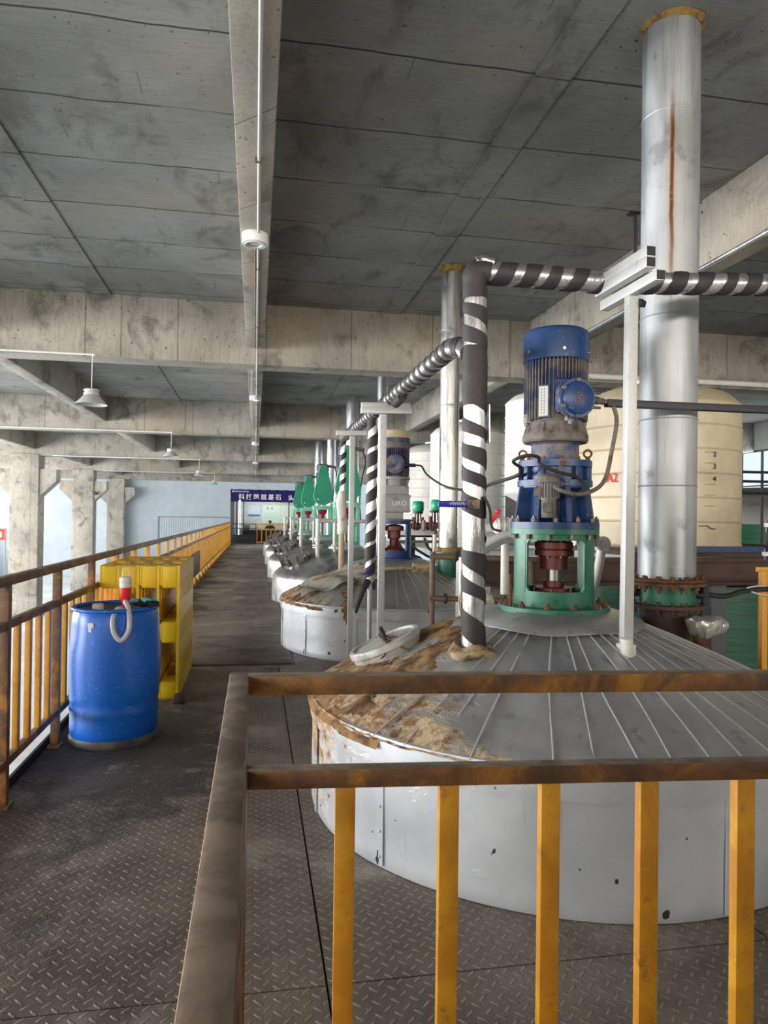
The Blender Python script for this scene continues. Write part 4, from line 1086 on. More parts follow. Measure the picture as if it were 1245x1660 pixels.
body = P('body', mb, M['barrel'], B, angle=60)
mb = MB(); mb.lathe([(.25, .0), (.292, .0), (.294, .035), (.288, .05), (.272, .05)], n=60); P('foot_ring', mb, M['barrel_rim'], B)
mb = MB(); mb.torus((0, 0, .905), .277, .014, 60, 10); P('rim', mb, M['barrel'], B)
mb = MB(); mb.lathe([(.27, .905), (.262, .90), (.25, .897), (0, .902)], n=48); tp = P('barrel_head', mb, M['barrel_top'], B)
mb = MB(); mb.lathe([(0, .945), (.032, .944), (.036, .938), (.036, .90)], (-.09, -.15, 0), 24); P('bung_cap', mb, M['sack'], B, label='cream bung cap')
mb = MB(); A0 = math.atan2(-5.2, .945)-.55
for k in range(2): mb.shell(.2915, .2925, .80-.03*k, .83-.02*k, a0=A0-.09+.02*k, a1=A0+.06-.05*k, n=6)
P('label_scrap', mb, M['lightgrey'], B)
PU = thing('siphon_pump', 'red and white hand siphon pump with milky hose stuck in the blue barrel', 'pump', (-.86, 5.05, .903))
mb = MB(); mb.lathe([(.0, .0), (.022, .0), (.02, .05), (.034, .07), (.036, .155), (.036, .16), (0, .16)], n=28); P('red_bulb', mb, M['red'], PU, label='red pump body')
mb = MB(); mb.lathe([(.037, .15), (.039, .155), (.039, .175), (.036, .178), (.039, .182), (.039, .215), (.03, .222), (0, .224)], n=28); P('white_cap', mb, M['white_paint'], PU, label='white screw cap')
mb = MB(); mb.tube(smooth_path([(-.02, 0, .22), (-.021, 0, .252), (-.012, 0, .272), (0, 0, .277), (.012, 0, .272), (.021, 0, .252), (.02, 0, .22)], 4), .0035, 8); P('ring_handle', mb, M['white_paint'], PU)
mb = MB(); mb.tube(smooth_path([(.01, -.02, .05), (.01, -.05, .055), (.035, -.09, .02), (.05, -.125, -.05), (.045, -.14, -.13), (.0, -.145, -.185), (-.045, -.14, -.13), (-.055, -.12, -.04), (-.03, -.09, .015), (-.005, -.06, .0), (0, -.02, -.002)], 7), .017, 14); P('hose', mb, M['clearhose'], PU, angle=70)
G_ = thing('work_glove', 'crumpled black glove with pale blue cuff lying on the barrel lid', 'glove', (-.74, 5.12, .91))
mb = MB(); mb.sphere((0, 0, .03), .06, 16, (1.25, .9, .45)); mb.sphere((-.06, .02, .028), .04, 12, (1, .9, .6))
for k in range(4): mb.tube([(.0+.02*k, -.02, .03), (.03+.02*k, -.06, .035), (.045+.018*k, -.085, .02)], [.014, .013, .011], 8)
mb.jitter(.012, 24, 4); P('palm', mb, M['black_cloth'], G_, angle=70)
mb = MB(); mb.sphere((.02, -.03, .05), .03, 10, (1.5, .9, .45)); mb.sphere((-.065, -.02, .045), .028, 10, (1.2, 1, .5)); mb.sphere((.062, .0, .045), .02, 10, (1, 1, .7)); mb.jitter(.012, 30, 9); P('cuff', mb, M['cyan_cloth'], G_, angle=70)

def make_pallet(label):
    t = thing('plastic_pallet', label, 'pallet', (-.74, 6.2, 0), group='yellow pallets standing on edge')
    # standing on edge: local x thickness (0..-.16), y width 0..1.25, z height 0..1.12
    W, Hh, T = 1.35, 1.12, .160
    mb = MB()
    # perforated deck: a plate with rows of slots
    def slots(n, a, b): return [(a+(b-a)*k/n+.02, a+(b-a)*(k+1)/n-.02) for k in range(n)]
    zs = slots(3, .05, Hh-.05); ys = slots(7, .05, W-.05)
    zc = [0]+[v for s in zs for v in s]+[Hh]
    for k in range(0, len(zc), 2): mb.box(-.022, 0, 0, W, zc[k], zc[k+1])
    for (za, zb) in zs:
        m1, m2 = za+(zb-za)*.22, zb-(zb-za)*.22
        mb.box(-.022, 0, 0, W, za, m1); mb.box(-.022, 0, 0, W, m2, zb)
        yc = [0]+[v for s in ys for v in (s[0]+.035, s[1]-.035)]+[W]
        for k in range(0, len(yc), 2): mb.box(-.022, 0, yc[k], yc[k+1], m1, m2)
    P('deck', mb, M['pallet'], t)
    for k, (za, zb) in enumerate(((0, .15), (.47, .65), (.93, Hh))):      # rows of hollow blocks
        for q, (ya, yb) in enumerate(((0, .22), (.56, .79), (1.13, W))):
            mb = MB()
            mb.box(-T+.02, -.02, ya, ya+.012, za, zb, .004); mb.box(-T+.02, -.02, yb-.012, yb, za, zb, .004)
            mb.box(-T+.02, -.02, ya, yb, za, za+.012, .004); mb.box(-T+.02, -.02, ya, yb, zb-.012, zb, .004)
            mb.box(-T+.02, -.02, (ya+yb)/2-.005, (ya+yb)/2+.005, za, zb); mb.box(-.03, -.02, ya, yb, za, zb)
            P('block', mb, M['pallet'], t)
    for (za, zb) in ((0, .13), (.49, .63), (.95, Hh)):
        mb = MB(); mb.box(-T, -T+.022, 0, W, za, zb, .004); P('runner', mb, M['pallet'], t)
    return t
PL = ['yellow plastic pallet on edge, the one on the walkway side of the row', 'yellow plastic pallet on edge, second from the walkway side', 'yellow plastic pallet on edge, second from the railing', 'yellow plastic pallet on edge, the one against the railing']
p0 = make_pallet(PL[0]); p0.location = (-.62, 6.2, 0)
FR[p0] = Matrix.Translation((-.62, 6.2, 0))
for k in (1, 2): dup(p0, (-.62-.166*k, 6.2+.012*k, 0), PL[k])
dup(p0, (-.62-.166*3+.01, 6.22, 0), PL[3])
mb = MB(); mb.box(-.70, .40, 7.5, 9.3, .001, .014, .003); mb.jitter(.002, 5); one('steel_sheet', mb, M['sheet'], 'flat pale steel sheet lying across the walkway past the yellow pallets', 'steel sheet')
mb = MB(); mb.cbox((-.60, 6.1, .03), (.09, .16, .06), .01); mb.jitter(.01, 14); one('wood_block', mb, M['beam_br'], 'small dark block on the deck at the pallet corner', 'block')

# ------------------------------------------------------------------ things lying on the second tank
mb = MB(); bm2 = mb.bm
for i in range(22):
    for j in range(13): bm2.verts.new((.52+.042*i, 8.02+.05*j-.010*i, 0))
bm2.verts.ensure_lookup_table()
for v in bm2.verts:
    r = math.hypot(v.co.x-TX, v.co.y-TY[1]); q = noise.noise(Vector((v.co.x*7, v.co.y*9, 2)))
    v.co.z = zdome(min(r, 1.38))+.035+.05*abs(q)+.03*math.sin(v.co.x*18+v.co.y*9) - max(0, r-1.36)*.6
for i in range(21):
    for j in range(12): bm2.faces.new([bm2.verts[a] for a in (i*13+j, (i+1)*13+j, (i+1)*13+j+1, i*13+j+1)])
bmesh.ops.solidify(bm2, geom=bm2.faces[:], thickness=.008)
one('sack_cloth', mb, M['sack'], 'white crumpled sack cloth lying on the left of the second tank', 'cloth')
mb = MB(); mb.bar((.62, 7.72, .86), (1.38, 7.80, 1.06), .035, .025, .004); one('wooden_stick', mb, M['wood'], 'pale wooden stick lying across the second tank beside the white cloth', 'stick')
mb = MB(); mb.tube(smooth_path([(1.12, 7.66, .93), (1.4, 7.62, .985), (1.7, 7.58, 1.0), (1.80, 7.56, 1.0)], 5), [.018]*10+[.02]*6, 12); k = MB()
t = thing('wrapped_hose', 'burlap wrapped hose end lying on the second tank in front of its drive', 'hose', (1.12, 7.66, .9))
PW('hose', mb, M['burlap'], t); mb = MB(); mb.cyl((1.70, 7.575, 1.0), (1.93, 7.55, 1.0), .052, n=20); mb.jitter(.008, 40); PW('burlap_wrap', mb, M['burlap'], t); k.bm.free()
mb = MB(); pth = smooth_path([(1.10, 7.98, .84), (1.03, 7.80, .77), (.99, 7.62, .69), (.965, 7.46, .61), (.955, 7.40, .52), (.96, 7.385, .43)], 6)
for i_, (a, b) in enumerate(zip(pth[:-1], pth[1:])): mb.bar(a, b, .10-.002*i_+.03*math.sin(i_*1.3), .02, up=(0, -.5, 1) if i_ < 16 else (0, -1, .2))
mb.jitter(.028, 15); mb.jitter(.012, 50); one('foam_scrap', mb, M['crust'], 'brown peeling foam scrap hanging on the second tank, left of the pipe supports', 'foam scrap', angle=60)
# wrapped nozzle on the right of the first tank
t = thing('wrapped_nozzle', 'pipe nozzle covered in clear plastic on the right of the nearest tank', 'nozzle', (2.56, 3.70, .86))
mb = MB(); mb.cyl((2.55, 3.72, .70), (2.55, 3.72, .92), .045, n=20); PW('stub_pipe', mb, M['rust'], t)
mb = MB(); mb.lathe([(0, .0), (.05, .0), (.085, .03), (.1, .08), (.1, .10), (.06, .115), (0, .118)], (2.56, 3.70, .885), 28); mb.sphere((2.63, 3.68, .955), .05, 14, (1.1, 1, 1)); mb.jitter(.022, 22, 6); PW('plastic_wrap', mb, M['foil_bag'], t, angle=50)

# ------------------------------------------------------------------ pipes and valves behind the nearest tank
t = thing('ball_valve', 'white elbow pipe with red handled valve right of the green stand', 'valve', (2.18, 4.36, .85))
mb = MB(); mb.tube(smooth_path([(2.17, 4.34, .98), (2.175, 4.34, 1.06), (2.215, 4.34, 1.2), (2.24, 4.34, 1.33), (2.235, 4.34, 1.385), (2.2, 4.34, 1.405), (2.05, 4.34, 1.41)], 5), .03, 14); mb.cyl((2.17, 4.34, .80), (2.17, 4.34, 1.0), .036, n=18); mb.cyl((2.17, 4.34, .975), (2.17, 4.34, .99), .075, n=24); PW('white_pipe', mb, M['pvc'], t)
mb = MB(); mb.cyl((2.24, 4.30, 1.395), (2.24, 4.40, 1.395), .05, n=20); mb.cyl((2.24, 4.285, 1.395), (2.24, 4.30, 1.395), .022, n=12); PW('valve_body', mb, M['white_paint'], t)
mb = MB(); mb.cbox((2.14, 4.30, 1.405), (.055, .05, .055), .008, Matrix.Rotation(.5, 4, 'Y')); PW('red_handle', mb, M['red'], t, label='red valve handle')
t = thing('ball_valve', 'grey sloping pipes with a red lever valve left of the green stand', 'valve', (1.5, 4.7, 1.0))
mb = MB(); mb.tube(smooth_path([(1.42, 4.75, 1.28), (1.52, 4.72, 1.335), (1.68, 4.68, 1.43), (1.82, 4.65, 1.455)], 6), .03, 14); mb.tube(smooth_path([(1.46, 4.85, 1.24), (1.55, 4.82, 1.29), (1.72, 4.76, 1.40), (1.9, 4.72, 1.43)], 6), .026, 14)
for p in ((1.42, 4.75, 1.28), (1.46, 4.85, 1.24)): mb.cyl((p[0], p[1], .75), p, .027, n=14)
PW('sloping_pipe', mb, M['lightgrey'], t)
mb = MB(); mb.cyl((1.72, 4.95, 1.50), (1.92, 4.95, 1.50), .05, n=18)
for k in range(4): mb.torus((1.74+.04*k, 4.95, 1.50), .052, .012, 20, 6, Matrix.Rotation(PI/2, 4, 'Y'))
mb.cyl((1.80, 4.95, 1.0), (1.80, 4.95, 1.46), .03, n=14); PW('valve_body', mb, M['pvc'], t)
mb = MB(); mb.bar((1.68, 4.93, 1.515), (1.75, 4.93, 1.62), .02, .03, .003); mb.cbox((1.735, 4.93, 1.60), (.03, .03, .03), .004); PW('red_lever', mb, M['red'], t, label='red valve lever')
mb = MB(); mb.cyl((2.08, 6.4, 1.46), (3.1, 6.4, 1.47), .05, n=18); mb.cyl((2.9, 6.4, 0), (2.9, 6.4, 1.45), .04, n=14); one('water_pipe', mb, M['pvc'], 'white water pipe running level behind the green stand', 'pipe')
mb = MB(); mb.cyl((2.05, 6.2, 1.36), (3.0, 6.2, 1.37), .035, n=18); mb.cyl((2.8, 6.2, 0), (2.8, 6.2, 1.36), .03, n=14); one('water_pipe', mb, M['pvc'], 'thinner white pipe just under the level water pipe', 'pipe')
# brown steel beam platform with its posts
t = thing('steel_platform', 'brown steel beam platform carrying the cream tank, behind the large duct', 'platform', (3.4, 5.6, GZ))
mb = MB(); mb.box(1.75, 6.2, 5.50, 5.62, 1.20, 1.235); mb.box(1.75, 6.2, 5.55, 5.57, 1.03, 1.21); mb.box(1.75, 6.2, 5.50, 5.62, 1.0, 1.03); PW('front_beam', mb, M['beam_br'], t)
mb = MB(); mb.box(3.2, 6.2, 5.6, 8.5, 1.24, 1.275); PW('platform_deck', mb, M['beam_br'], t)
for x in (3.93, 6.1):
    mb = MB(); mb.box(x-.07, x+.07, 5.49, 5.63, GZ, 1.0); PW('post', mb, M['dgrey'], t)
mb = MB(); mb.box(3.55, 3.65, 8.35, 8.45, GZ, 1.24); PW('post', mb, M['dgrey'], t)
mb = MB(); mb.box(6.05, 6.15, 8.35, 8.45, GZ, 1.24); PW('post', mb, M['dgrey'], t)
mb = MB(); mb.box(3.35, 4.5, 5.66, 5.70, 1.276, 1.33); one('blue_strip', mb, M['blue'], 'blue flat strip lying on the steel platform under the cream tank', 'strip')
t = thing('pipe_rack', 'rusty tube rack standing between the two clad tanks', 'rack', (1.42, 5.6, 0))
mb = MB(); mb.cyl((1.42, 5.6, 0), (1.42, 5.6, 1.275), .022, n=14); PW('upright', mb, M['rust_pipe'], t)
mb = MB(); mb.cyl((2.2, 5.45, 0), (2.2, 5.45, 1.22), .022, n=14); PW('upright', mb, M['rust_pipe'], t)
mb = MB(); mb.cyl((1.40, 5.6, 1.24), (2.25, 5.45, 1.22), .024, n=14); PW('crossbar', mb, M['rust_pipe'], t)
mb = MB(); mb.cyl((1.40, 5.6, .90), (2.25, 5.45, .88), .022, n=14); PW('crossbar', mb, M['rust_pipe'], t)
mb = MB(); mb.bar((1.62, 5.5, 1.22), (2.2, 5.3, .93), .03, .03); PW('brace', mb, M['dark'], t)
for x in (1.60, 1.52):
    mb = MB(); mb.torus((x, 5.56, 1.235 if x > 1.55 else .9), .034, .01, 18, 6, Matrix.Rotation(PI/2, 4, 'Y')); PW('strap', mb, M['black'], t)
mb = MB()
for k in range(4): mb.tube(smooth_path([(1.35+.01*k, 4.4, 1.22), (1.33-.012*k, 4.38, 1.05), (1.34-.01*k, 4.36, .9), (1.37, 4.36, .84), (1.41+.01*k, 4.37, .9), (1.40, 4.4, 1.1), (1.36+.01*k, 4.4, 1.22)], 5), .0045, 5)
one('wire_coil', mb, M['burlap'], 'straw coloured wire coil hanging beside the striped riser', 'wire coil')
mb = MB(); mb.sphere((1.58, 4.75, .93), .07, 18, (1, 1, 1.5)); mb.jitter(.03, 18, 3); one('plastic_bag', mb, M['sack'], 'small white plastic bag behind the nearest tank near the striped riser', 'bag')
mb = MB(); mb.box(2.02, 2.32, 6.6, 7.0, 0, 1.12, .01); one('metal_cabinet', mb, M['white_paint'], 'white low cabinet under the brown beam, left of the green stand', 'cabinet')
mb = MB(); mb.box(2.05, 2.55, 6.0, 6.4, 0, .98, .01); one('metal_cabinet', mb, M['grey_box'], 'grey low cabinet under the brown beam, beside the white one', 'cabinet')
# valve stand with green actuators
t = thing('valve_stand', 'white trough on dark legs behind the second drive, carrying small valves', 'stand', (2.25, 10.2, 0))
mb = MB(); mb.box(1.90, 2.62, 10.0, 10.4, 1.27, 1.30, .003); mb.box(1.90, 2.62, 10.0, 10.02, 1.27, 1.37, .003); mb.box(1.90, 2.62, 10.38, 10.4, 1.27, 1.37, .003); PW('trough', mb, M['white_paint'], t)
for x in (1.95, 2.25, 2.57):
    mb = MB(); mb.box(x-.03, x+.03, 10.02, 10.08, 0, 1.27); PW('leg', mb, M['dark'], t)
mb = MB(); mb.box(1.95, 2.85, 9.86, 9.9, 1.19, 1.23); mb.box(2.83, 2.87, 9.86, 9.9, 0, 1.23); mb.box(1.95, 1.99, 9.86, 9.9, 0, 1.23); PW('side_frame', mb, M['dgrey'], t)
for k in range(3):
    mb = MB(); mb.tube(smooth_path([(2.0+.2*k, 9.95, 1.26), (2.05+.2*k, 9.9, 1.12), (2.2+.2*k, 9.88, 1.02), (2.35+.15*k, 9.9, .95), (2.4+.15*k, 9.95, .7)], 5), .02, 8); PW('hose', mb, M['black'], t)
def act(x, y, z, lab, tilt):
    t = thing('actuator_valve', lab, 'valve', (x, y, z), group='small valves with green actuators')
    mb = MB(); mb.cyl((-.16, 0, .13), (.2, 0, .13), .045, n=16)
    for q in (-.16, -.05, .08, .2): mb.cyl((q-.012, 0, .13), (q+.012, 0, .13), .08, n=18)
    mb.cyl((0, 0, 0), (0, 0, .1), .03, n=12); mb.cyl((.15, 0, 0), (.15, 0, .1), .03, n=12); P('valve_body', mb, M['rust_pipe'], t)
    for q in (-.08, .05): 
        mb = MB(); mb.lathe([(.02, .08), (.03, .12), (.022, .2), (.03, .26)], (q, -.05, 0), 12); P('red_tag_pipe', mb, M['red_br'], t)
    mb = MB(); mb.cyl((0, 0, .16), (0, 0, .32), .016, n=10); mb.cyl((-.04, 0, .2), (-.04, 0, .32), .01, n=8); mb.cyl((.04, 0, .2), (.04, 0, .32), .01, n=8); mb.cyl((0, 0, .31), (0, 0, .345), .075, n=20); P('yoke', mb, M['dark'], t)
    mb = MB(); mb.lathe([(0, .345), (.075, .345), (.084, .36), (.086, .47), (.07, .495), (0, .5)], n=24, M=Matrix.Rotation(tilt, 4, 'Y')); P('green_actuator', mb, M['mint'], t, label='bright green actuator head')
    return t
act(2.36, 10.2, 1.30, 'small valve with upright green actuator on the white trough', 0)
t = act(2.50, 9.75, 1.315, 'small valve with tilted green actuator beside the foil clad duct', .06)
mb = MB(); mb.cyl((2.5, 9.75, 0), (2.5, 9.75, 1.32), .03, n=14); one('standpipe', mb, M['pvc'], 'thin white standpipe under the tilted green actuator', 'pipe')
# white pipes by the steel tanks
def vent(y, lab, x=1.12):
    t = thing('vent_pipe', lab, 'pipe', (x, y, 0), group='white vent pipes on the steel tanks')
    mb = MB(); mb.cyl((0, 0, .8), (0, 0, 1.5), .04, n=14); mb.cyl((0, 0, 1.47), (1.3, .35, 1.47), .035, n=14); mb.sphere((0, 0, 1.48), .045, 12); P('pipe', mb, M['pvc'], t)
    mb = MB(); mb.cyl((0, 0, .98), (0, 0, 1.0), .095, n=20); mb.cyl((0, 0, 1.02), (0, 0, 1.04), .095, n=20); mb.lathe([(.04, 1.08), (.06, 1.1), (.06, 1.16), (.04, 1.18)], n=16); P('flange', mb, M['pvc'], t)
    mb = MB(); mb.cyl((.32, .08, .85), (.32, .08, 1.45), .028, n=12); mb.cyl((.32, .08, 1.0), (.32, .08, 1.03), .07, n=16); P('branch', mb, M['pvc'], t)
    return t
vp = vent(12.9, 'white vent pipe on the nearest plain steel tank'); 
for y, lab in ((17.7, 'white vent pipe on the second plain steel tank'), (22.7, 'white vent pipe on the third plain steel tank'), (27.6, 'white vent pipe on the farthest steel tank')): dup(vp, (1.12, y, 0), lab)

# ------------------------------------------------------------------ big storage tanks on the right
def pe_tank(x, y, z, r, h, lab, mat, cone=0, mark=None, ang=0, group='plastic storage tanks'):
    t = thing('storage_tank', lab, 'tank', (x, y, z), group=group)
    prof = [(0, 0), (r*.96, 0)] if not cone else [(0, 0), (r*.45, 0), (r*.45, .1), (r*.98, .1+cone)]
    z0 = prof[-1][1]; nb = max(4, int((h-z0)/.22))
    for k in range(nb+1):
        zz = z0+.03+(h-z0-.06)*k/nb
        prof += [(r, zz-.012), (r*1.012, zz), (r, zz+.012)]
    prof += [(r*.985, h), (r*.86, h+.10), (r*.55, h+.2), (r*.28, h+.25), (r*.28, h+.29), (0, h+.3)]
    mb = MB(); mb.lathe(prof, n=72); P('tank_body', mb, mat, t, angle=25)
    if cone:
        for k in range(4):
            a = PI/4+k*PI/2; mb = MB(); mb.cyl((r*.8*math.cos(a), r*.8*math.sin(a), GZ-z), (r*.8*math.cos(a), r*.8*math.sin(a), cone+.05), .04, n=10); P('leg', mb, M['dgrey'], t)
    if mark:
        Xm = Matrix.Translation((x, y, z)) @ dirM(ang, r*1.013, mark[1]); text(mark[0], mark[2], M['red_ink'], t, Xm, 'tank_number', .001, .8)
    return t
A2 = pe_tank(4.28, 7.1, 1.276, .86, 1.50, 'cream plastic tank marked A2 on the steel platform behind the duct', M['pe_beige'], 0, ('A2', .70, .13), math.atan2(-7.1, -4.28)-.475)
mb = MB()
am = math.atan2(-7.1, -4.28)+.62
for k in range(6):
    Xm = dirM(am, .873, .95-k*.105); mb.bar(Xm @ Vector((-.05, 0, 0)), Xm @ Vector((.06+.02*(k % 2), .004, 0)), .007, .002)
Xm = dirM(am-.02, .873, .22); mb.tube([Xm @ Vector(p) for p in ((-.1, .01, 0), (0, .012, 0), (.03, -.012, 0), (.09, -.02, 0))], .004, 6)
P('level_marks', mb, M['black_ink'], A2, label='hand drawn black level marks')
for k in range(3): text('%d' % (k+2), .07, M['black_ink'], A2, Matrix.Translation((4.28, 7.1, 1.276)) @ dirM(am+.07, .874, .93-k*.12), 'level_number', .001)
pe_tank(5.35, 12.0, 1.6, .95, 2.05, 'tall white plastic tank with tapering bottom behind the blue gearbox', M['pe'], .28)
pe_tank(4.45, 14.6, .9, .80, 2.45, 'white plastic tank marked A4 behind the foil clad duct', M['pe'], 0, ('A4', .95, .3), math.atan2(-14.6, -4.45)-.50)
pe_tank(4.62, 18.2, .9, .85, 2.35, 'white plastic tank behind the second drive, farthest of the white ones', M['pe'])
mb = MB(); mb.box(3.55, 6.2, 13.6, 19.3, .8, .9)
for x, y in ((3.65, 13.7), (6.1, 13.7), (3.65, 19.2), (6.1, 19.2)): mb.box(x-.08, x+.08, y-.08, y+.08, GZ, .8)
one('tank_platform', mb, M['wall_white'], 'pale platform under the white storage tanks', 'platform')
mb = MB(); mb.lathe([(0, GZ), (1.3, GZ), (1.3, .95), (1.2, 1.0), (0, 1.0)], (4.6, 7.1, 0), 72); one('green_tank', mb, M['frp'], 'dark green wound tank under the steel platform', 'tank', loc=(4.6, 7.1, GZ))
t = thing('green_tank', 'big dark green tank with a grey domed top at the far right', 'tank', (8.6, 10.9, GZ))
mb = MB(); mb.lathe([(0, 0), (2.3, 0), (2.3, 1.56-GZ), (2.26, 1.58-GZ)], n=90); P('tank_body', mb, M['frp'], t)
mb = MB(); mb.lathe([(2.32, 1.52-GZ), (2.32, 1.6-GZ), (2.2, 1.74-GZ), (1.8, 1.92-GZ), (1.2, 2.06-GZ), (.5, 2.13-GZ), (0, 2.14-GZ)], n=90); P('domed_top', mb, M['grey_frp'], t, angle=60)
t = thing('guard_railing', 'dark pipe railing in front of the far right window', 'railing', (8.8, 8.2, 1.9))
for z in (2.19, 2.07, 1.92):
    mb = MB(); mb.cyl((5.7, 8.1, z), (9.2, 8.1, z+.01), .018, n=10); PW('rail', mb, M['dark'], t)
for x in (5.75, 6.4, 7.05, 7.7, 8.35, 9.0):
    mb = MB(); mb.cyl((x, 8.1, 1.275 if x < 6 else GZ), (x, 8.1, 2.19), .018, n=10); PW('post', mb, M['dark'], t)
t = thing('flanged_pipe', 'white flanged pipe at the right edge above the amber rail', 'pipe', (3.30, 4.0, 1.27))
mb = MB(); mb.cyl((3.30, 4.02, 1.265), (3.30, 4.02, 1.34), .04, n=18); mb.cyl((3.30, 4.02, 1.335), (3.30, 4.02, 1.36), .095, n=28); mb.cyl((3.30, 4.02, 1.52), (3.30, 4.02, 1.545), .085, n=28); mb.cyl((3.30, 4.02, 1.54), (3.30, 4.02, 1.75), .035, n=18); mb.tube(smooth_path([(3.30, 4.02, 1.74), (3.31, 4.02, 1.8), (3.36, 4.02, 1.83), (3.6, 4.02, 1.83)], 4), .035, 14); PW('white_flange', mb, M['pvc'], t)
mb = MB(); mb.lathe([(.05, 1.36), (.075, 1.40), (.07, 1.46), (.05, 1.52)], (3.30, 4.02, 0), 24); PW('valve_body', mb, M['dark'], t)
mb = MB()
for k in range(6):
    a = .3+k*PI/3; mb.cyl((3.30+.075*math.cos(a), 4.02+.075*math.sin(a), 1.31), (3.30+.075*math.cos(a), 4.02+.075*math.sin(a), 1.38), .008, n=8); mb.cyl((3.30+.068*math.cos(a), 4.02+.068*math.sin(a), 1.49), (3.30+.068*math.cos(a), 4.02+.068*math.sin(a), 1.56), .008, n=8)
PW('bolt', mb, M['steel'], t)
# ------------------------------------------------------------------ overhead services
LAMPS = [(-2.2, 10.12), (-2.19, 19.2), (-2.17, 28.3), (-2.1, 37.4)]
LL = ['pendant factory lamp nearest, hanging under the first cross beam', 'second pendant factory lamp, under the next cross beam', 'third pendant factory lamp, small and farther back', 'farthest tiny pendant factory lamp']
def pendant(x, y, lab):
    t = thing('pendant_lamp', lab, 'lamp', (x, y, 3.02), group='pendant lamps left of the walkway')
    mb = MB(); mb.lathe([(.205, 0), (.20, .012), (.13, .085), (.098, .125), (.09, .13)], n=40); mb.lathe([(.198, .0), (.125, .08), (.0, .1)], n=40); P('lamp_shade', mb, M['lightgrey'], t)
    mb = MB(); mb.lathe([(.09, .125), (.10, .13), (.10, .155), (.085, .16), (.085, .178), (.10, .182), (.10, .2), (.07, .215), (.03, .22), (0, .225)], n=32); P('driver_housing', mb, M['lightgrey'], t)
    mb = MB(); mb.cyl((0, 0, .22), (.005, 0, .68), .006, n=8); P('hanging_cord', mb, M['white_paint'], t)
    return t
p0 = pendant(*LAMPS[0], LL[0])
for (x, y), lab in zip(LAMPS[1:], LL[1:]): dup(p0, (x, y, 3.06 if y < 30 else 3.12), lab)
for k, (y, off) in enumerate(((10.17, 0), (19.27, 0), (28.37, 0), (37.47, 0))):
    mb = MB(); mb.cyl((-7.5, y-.04, 3.705), (-2.18, y-.04, 3.70), .014, n=8)
    mb.cyl((-2.18, y-.04, 3.70), (-2.18, y-.04, 3.68), .02, n=8)
    one('conduit', mb, M['white_paint'], ['white conduit along the lower edge of the first cross beam', 'white conduit under the second cross beam', 'white conduit under the third cross beam', 'white conduit under the fourth cross beam'][k], 'conduit')
def spot(y, lab, on):
    t = thing('ceiling_spotlight', lab, 'lamp', (-.035, y, 3.94), group='round spotlights under the centre beam')
    mb = MB(); mb.lathe([(0, .0), (.112, .0), (.112, -.075), (.108, -.085), (.088, -.086), (.084, -.08)], n=40); P('housing', mb, M['white_paint'], t)
    mb = MB(); mb.lathe([(.088, -.086), (.086, -.092), (.062, -.088), (.058, -.075)], n=40); P('trim_ring', mb, M['lightgrey'], t)
    mb = MB(); mb.lathe([(.059, -.074), (0, -.072)], n=32); P('diffuser', mb, M['lamp_on'] if on else M['emit_dim'], t)
    return t
spot(6.12, 'large round white spotlight under the centre beam, unlit and nearest', False)
s_ = spot(14.4, 'round spotlight under the centre beam, first past the big cross beam', True)
for y, lab in ((23.5, 'lit round spotlight under the centre beam, third one back'), (31.9, 'lit round spotlight under the centre beam, fourth one back'), (40.5, 'lit round spotlight under the centre beam, farthest one')): dup(s_, (-.035, y, 3.94), lab)
t = thing('conduit', 'white conduit running along the underside of the centre beam', 'conduit', (-.02, -5, 3.92))
pp = [(-.005, -5, 3.922)]
for y in BAYS[1:5]: pp += [(-.01, y-.03, 3.922), (-.01, y-.03, 3.682), (-.01, y+.46, 3.682), (-.01, y+.46, 3.922)]
pp.append((-.02, 45, 3.922))
mb = MB()
for a, b in zip(pp[:-1], pp[1:]): mb.cyl(a, b, .012, n=10); mb.sphere(b, .0125, 8)
PW('pipe', mb, M['lightgrey'], t)
mb = MB()
for k in range(14):
    mb = MB(); mb.cbox((-.01, .6+k*2.1, 3.924), (.05, .02, .03)); PW('clamp', mb, M['steel'], t)
mb = MB(); mb.cyl((-.035, 6.3, 3.928), (-.03, 10.2, 3.928), .008, n=8); one('conduit', mb, M['rust_pipe'], 'thin brown pipe beside the white conduit past the nearest spotlight', 'conduit')
cable([(-.08, 10.7, 3.90), (-.09, 12, 3.72), (-.1, 14, 3.6), (-.1, 16, 3.66), (-.08, 18.9, 3.9)], .008, 'thin grey cable sagging under the centre beam past the big cross beam', 'lightgrey')
t = thing('conduit', 'galvanised conduit along the bottom of the right hand long beam', 'conduit', (4.06, 2, 3.9))
mb = MB(); mb.cyl((4.07, 1.7, 3.915), (4.07, 10.2, 3.915), .022, n=12); PW('pipe', mb, M['galv2'], t)
mb = MB()
for k in range(5): mb.cyl((4.07, 1.9+k*1.6, 3.915), (4.07, 1.94+k*1.6, 3.915), .03, n=12); mb.cbox((4.085, 1.92+k*1.6, 3.93), (.03, .03, .05))
PW('clamp', mb, M['galv2'], t)
mb = MB(); mb.cyl((4.45, 10.18, 3.77), (11, 10.18, 3.77), .045, n=16); one('drain_pipe', mb, M['pvc'], 'white drain pipe along the cross beam behind the large duct', 'pipe')
mb = MB(); mb.cyl((4.50, 10.13, 2.6), (4.50, 10.13, 4.3), .05, n=16); one('drain_pipe', mb, M['pvc'], 'white upright drain pipe right of the blue motor', 'pipe')
t = thing('hanger', 'dark angle hanger reaching down from the ceiling beside the large duct', 'hanger', (3.63, 6.4, 4.05))
mb = MB(); mb.box(3.615, 3.645, 6.385, 6.39, 3.9, SL); mb.box(3.615, 3.62, 6.385, 6.415, 3.9, SL); PW('angle_bar', mb, M['dgrey'], t)
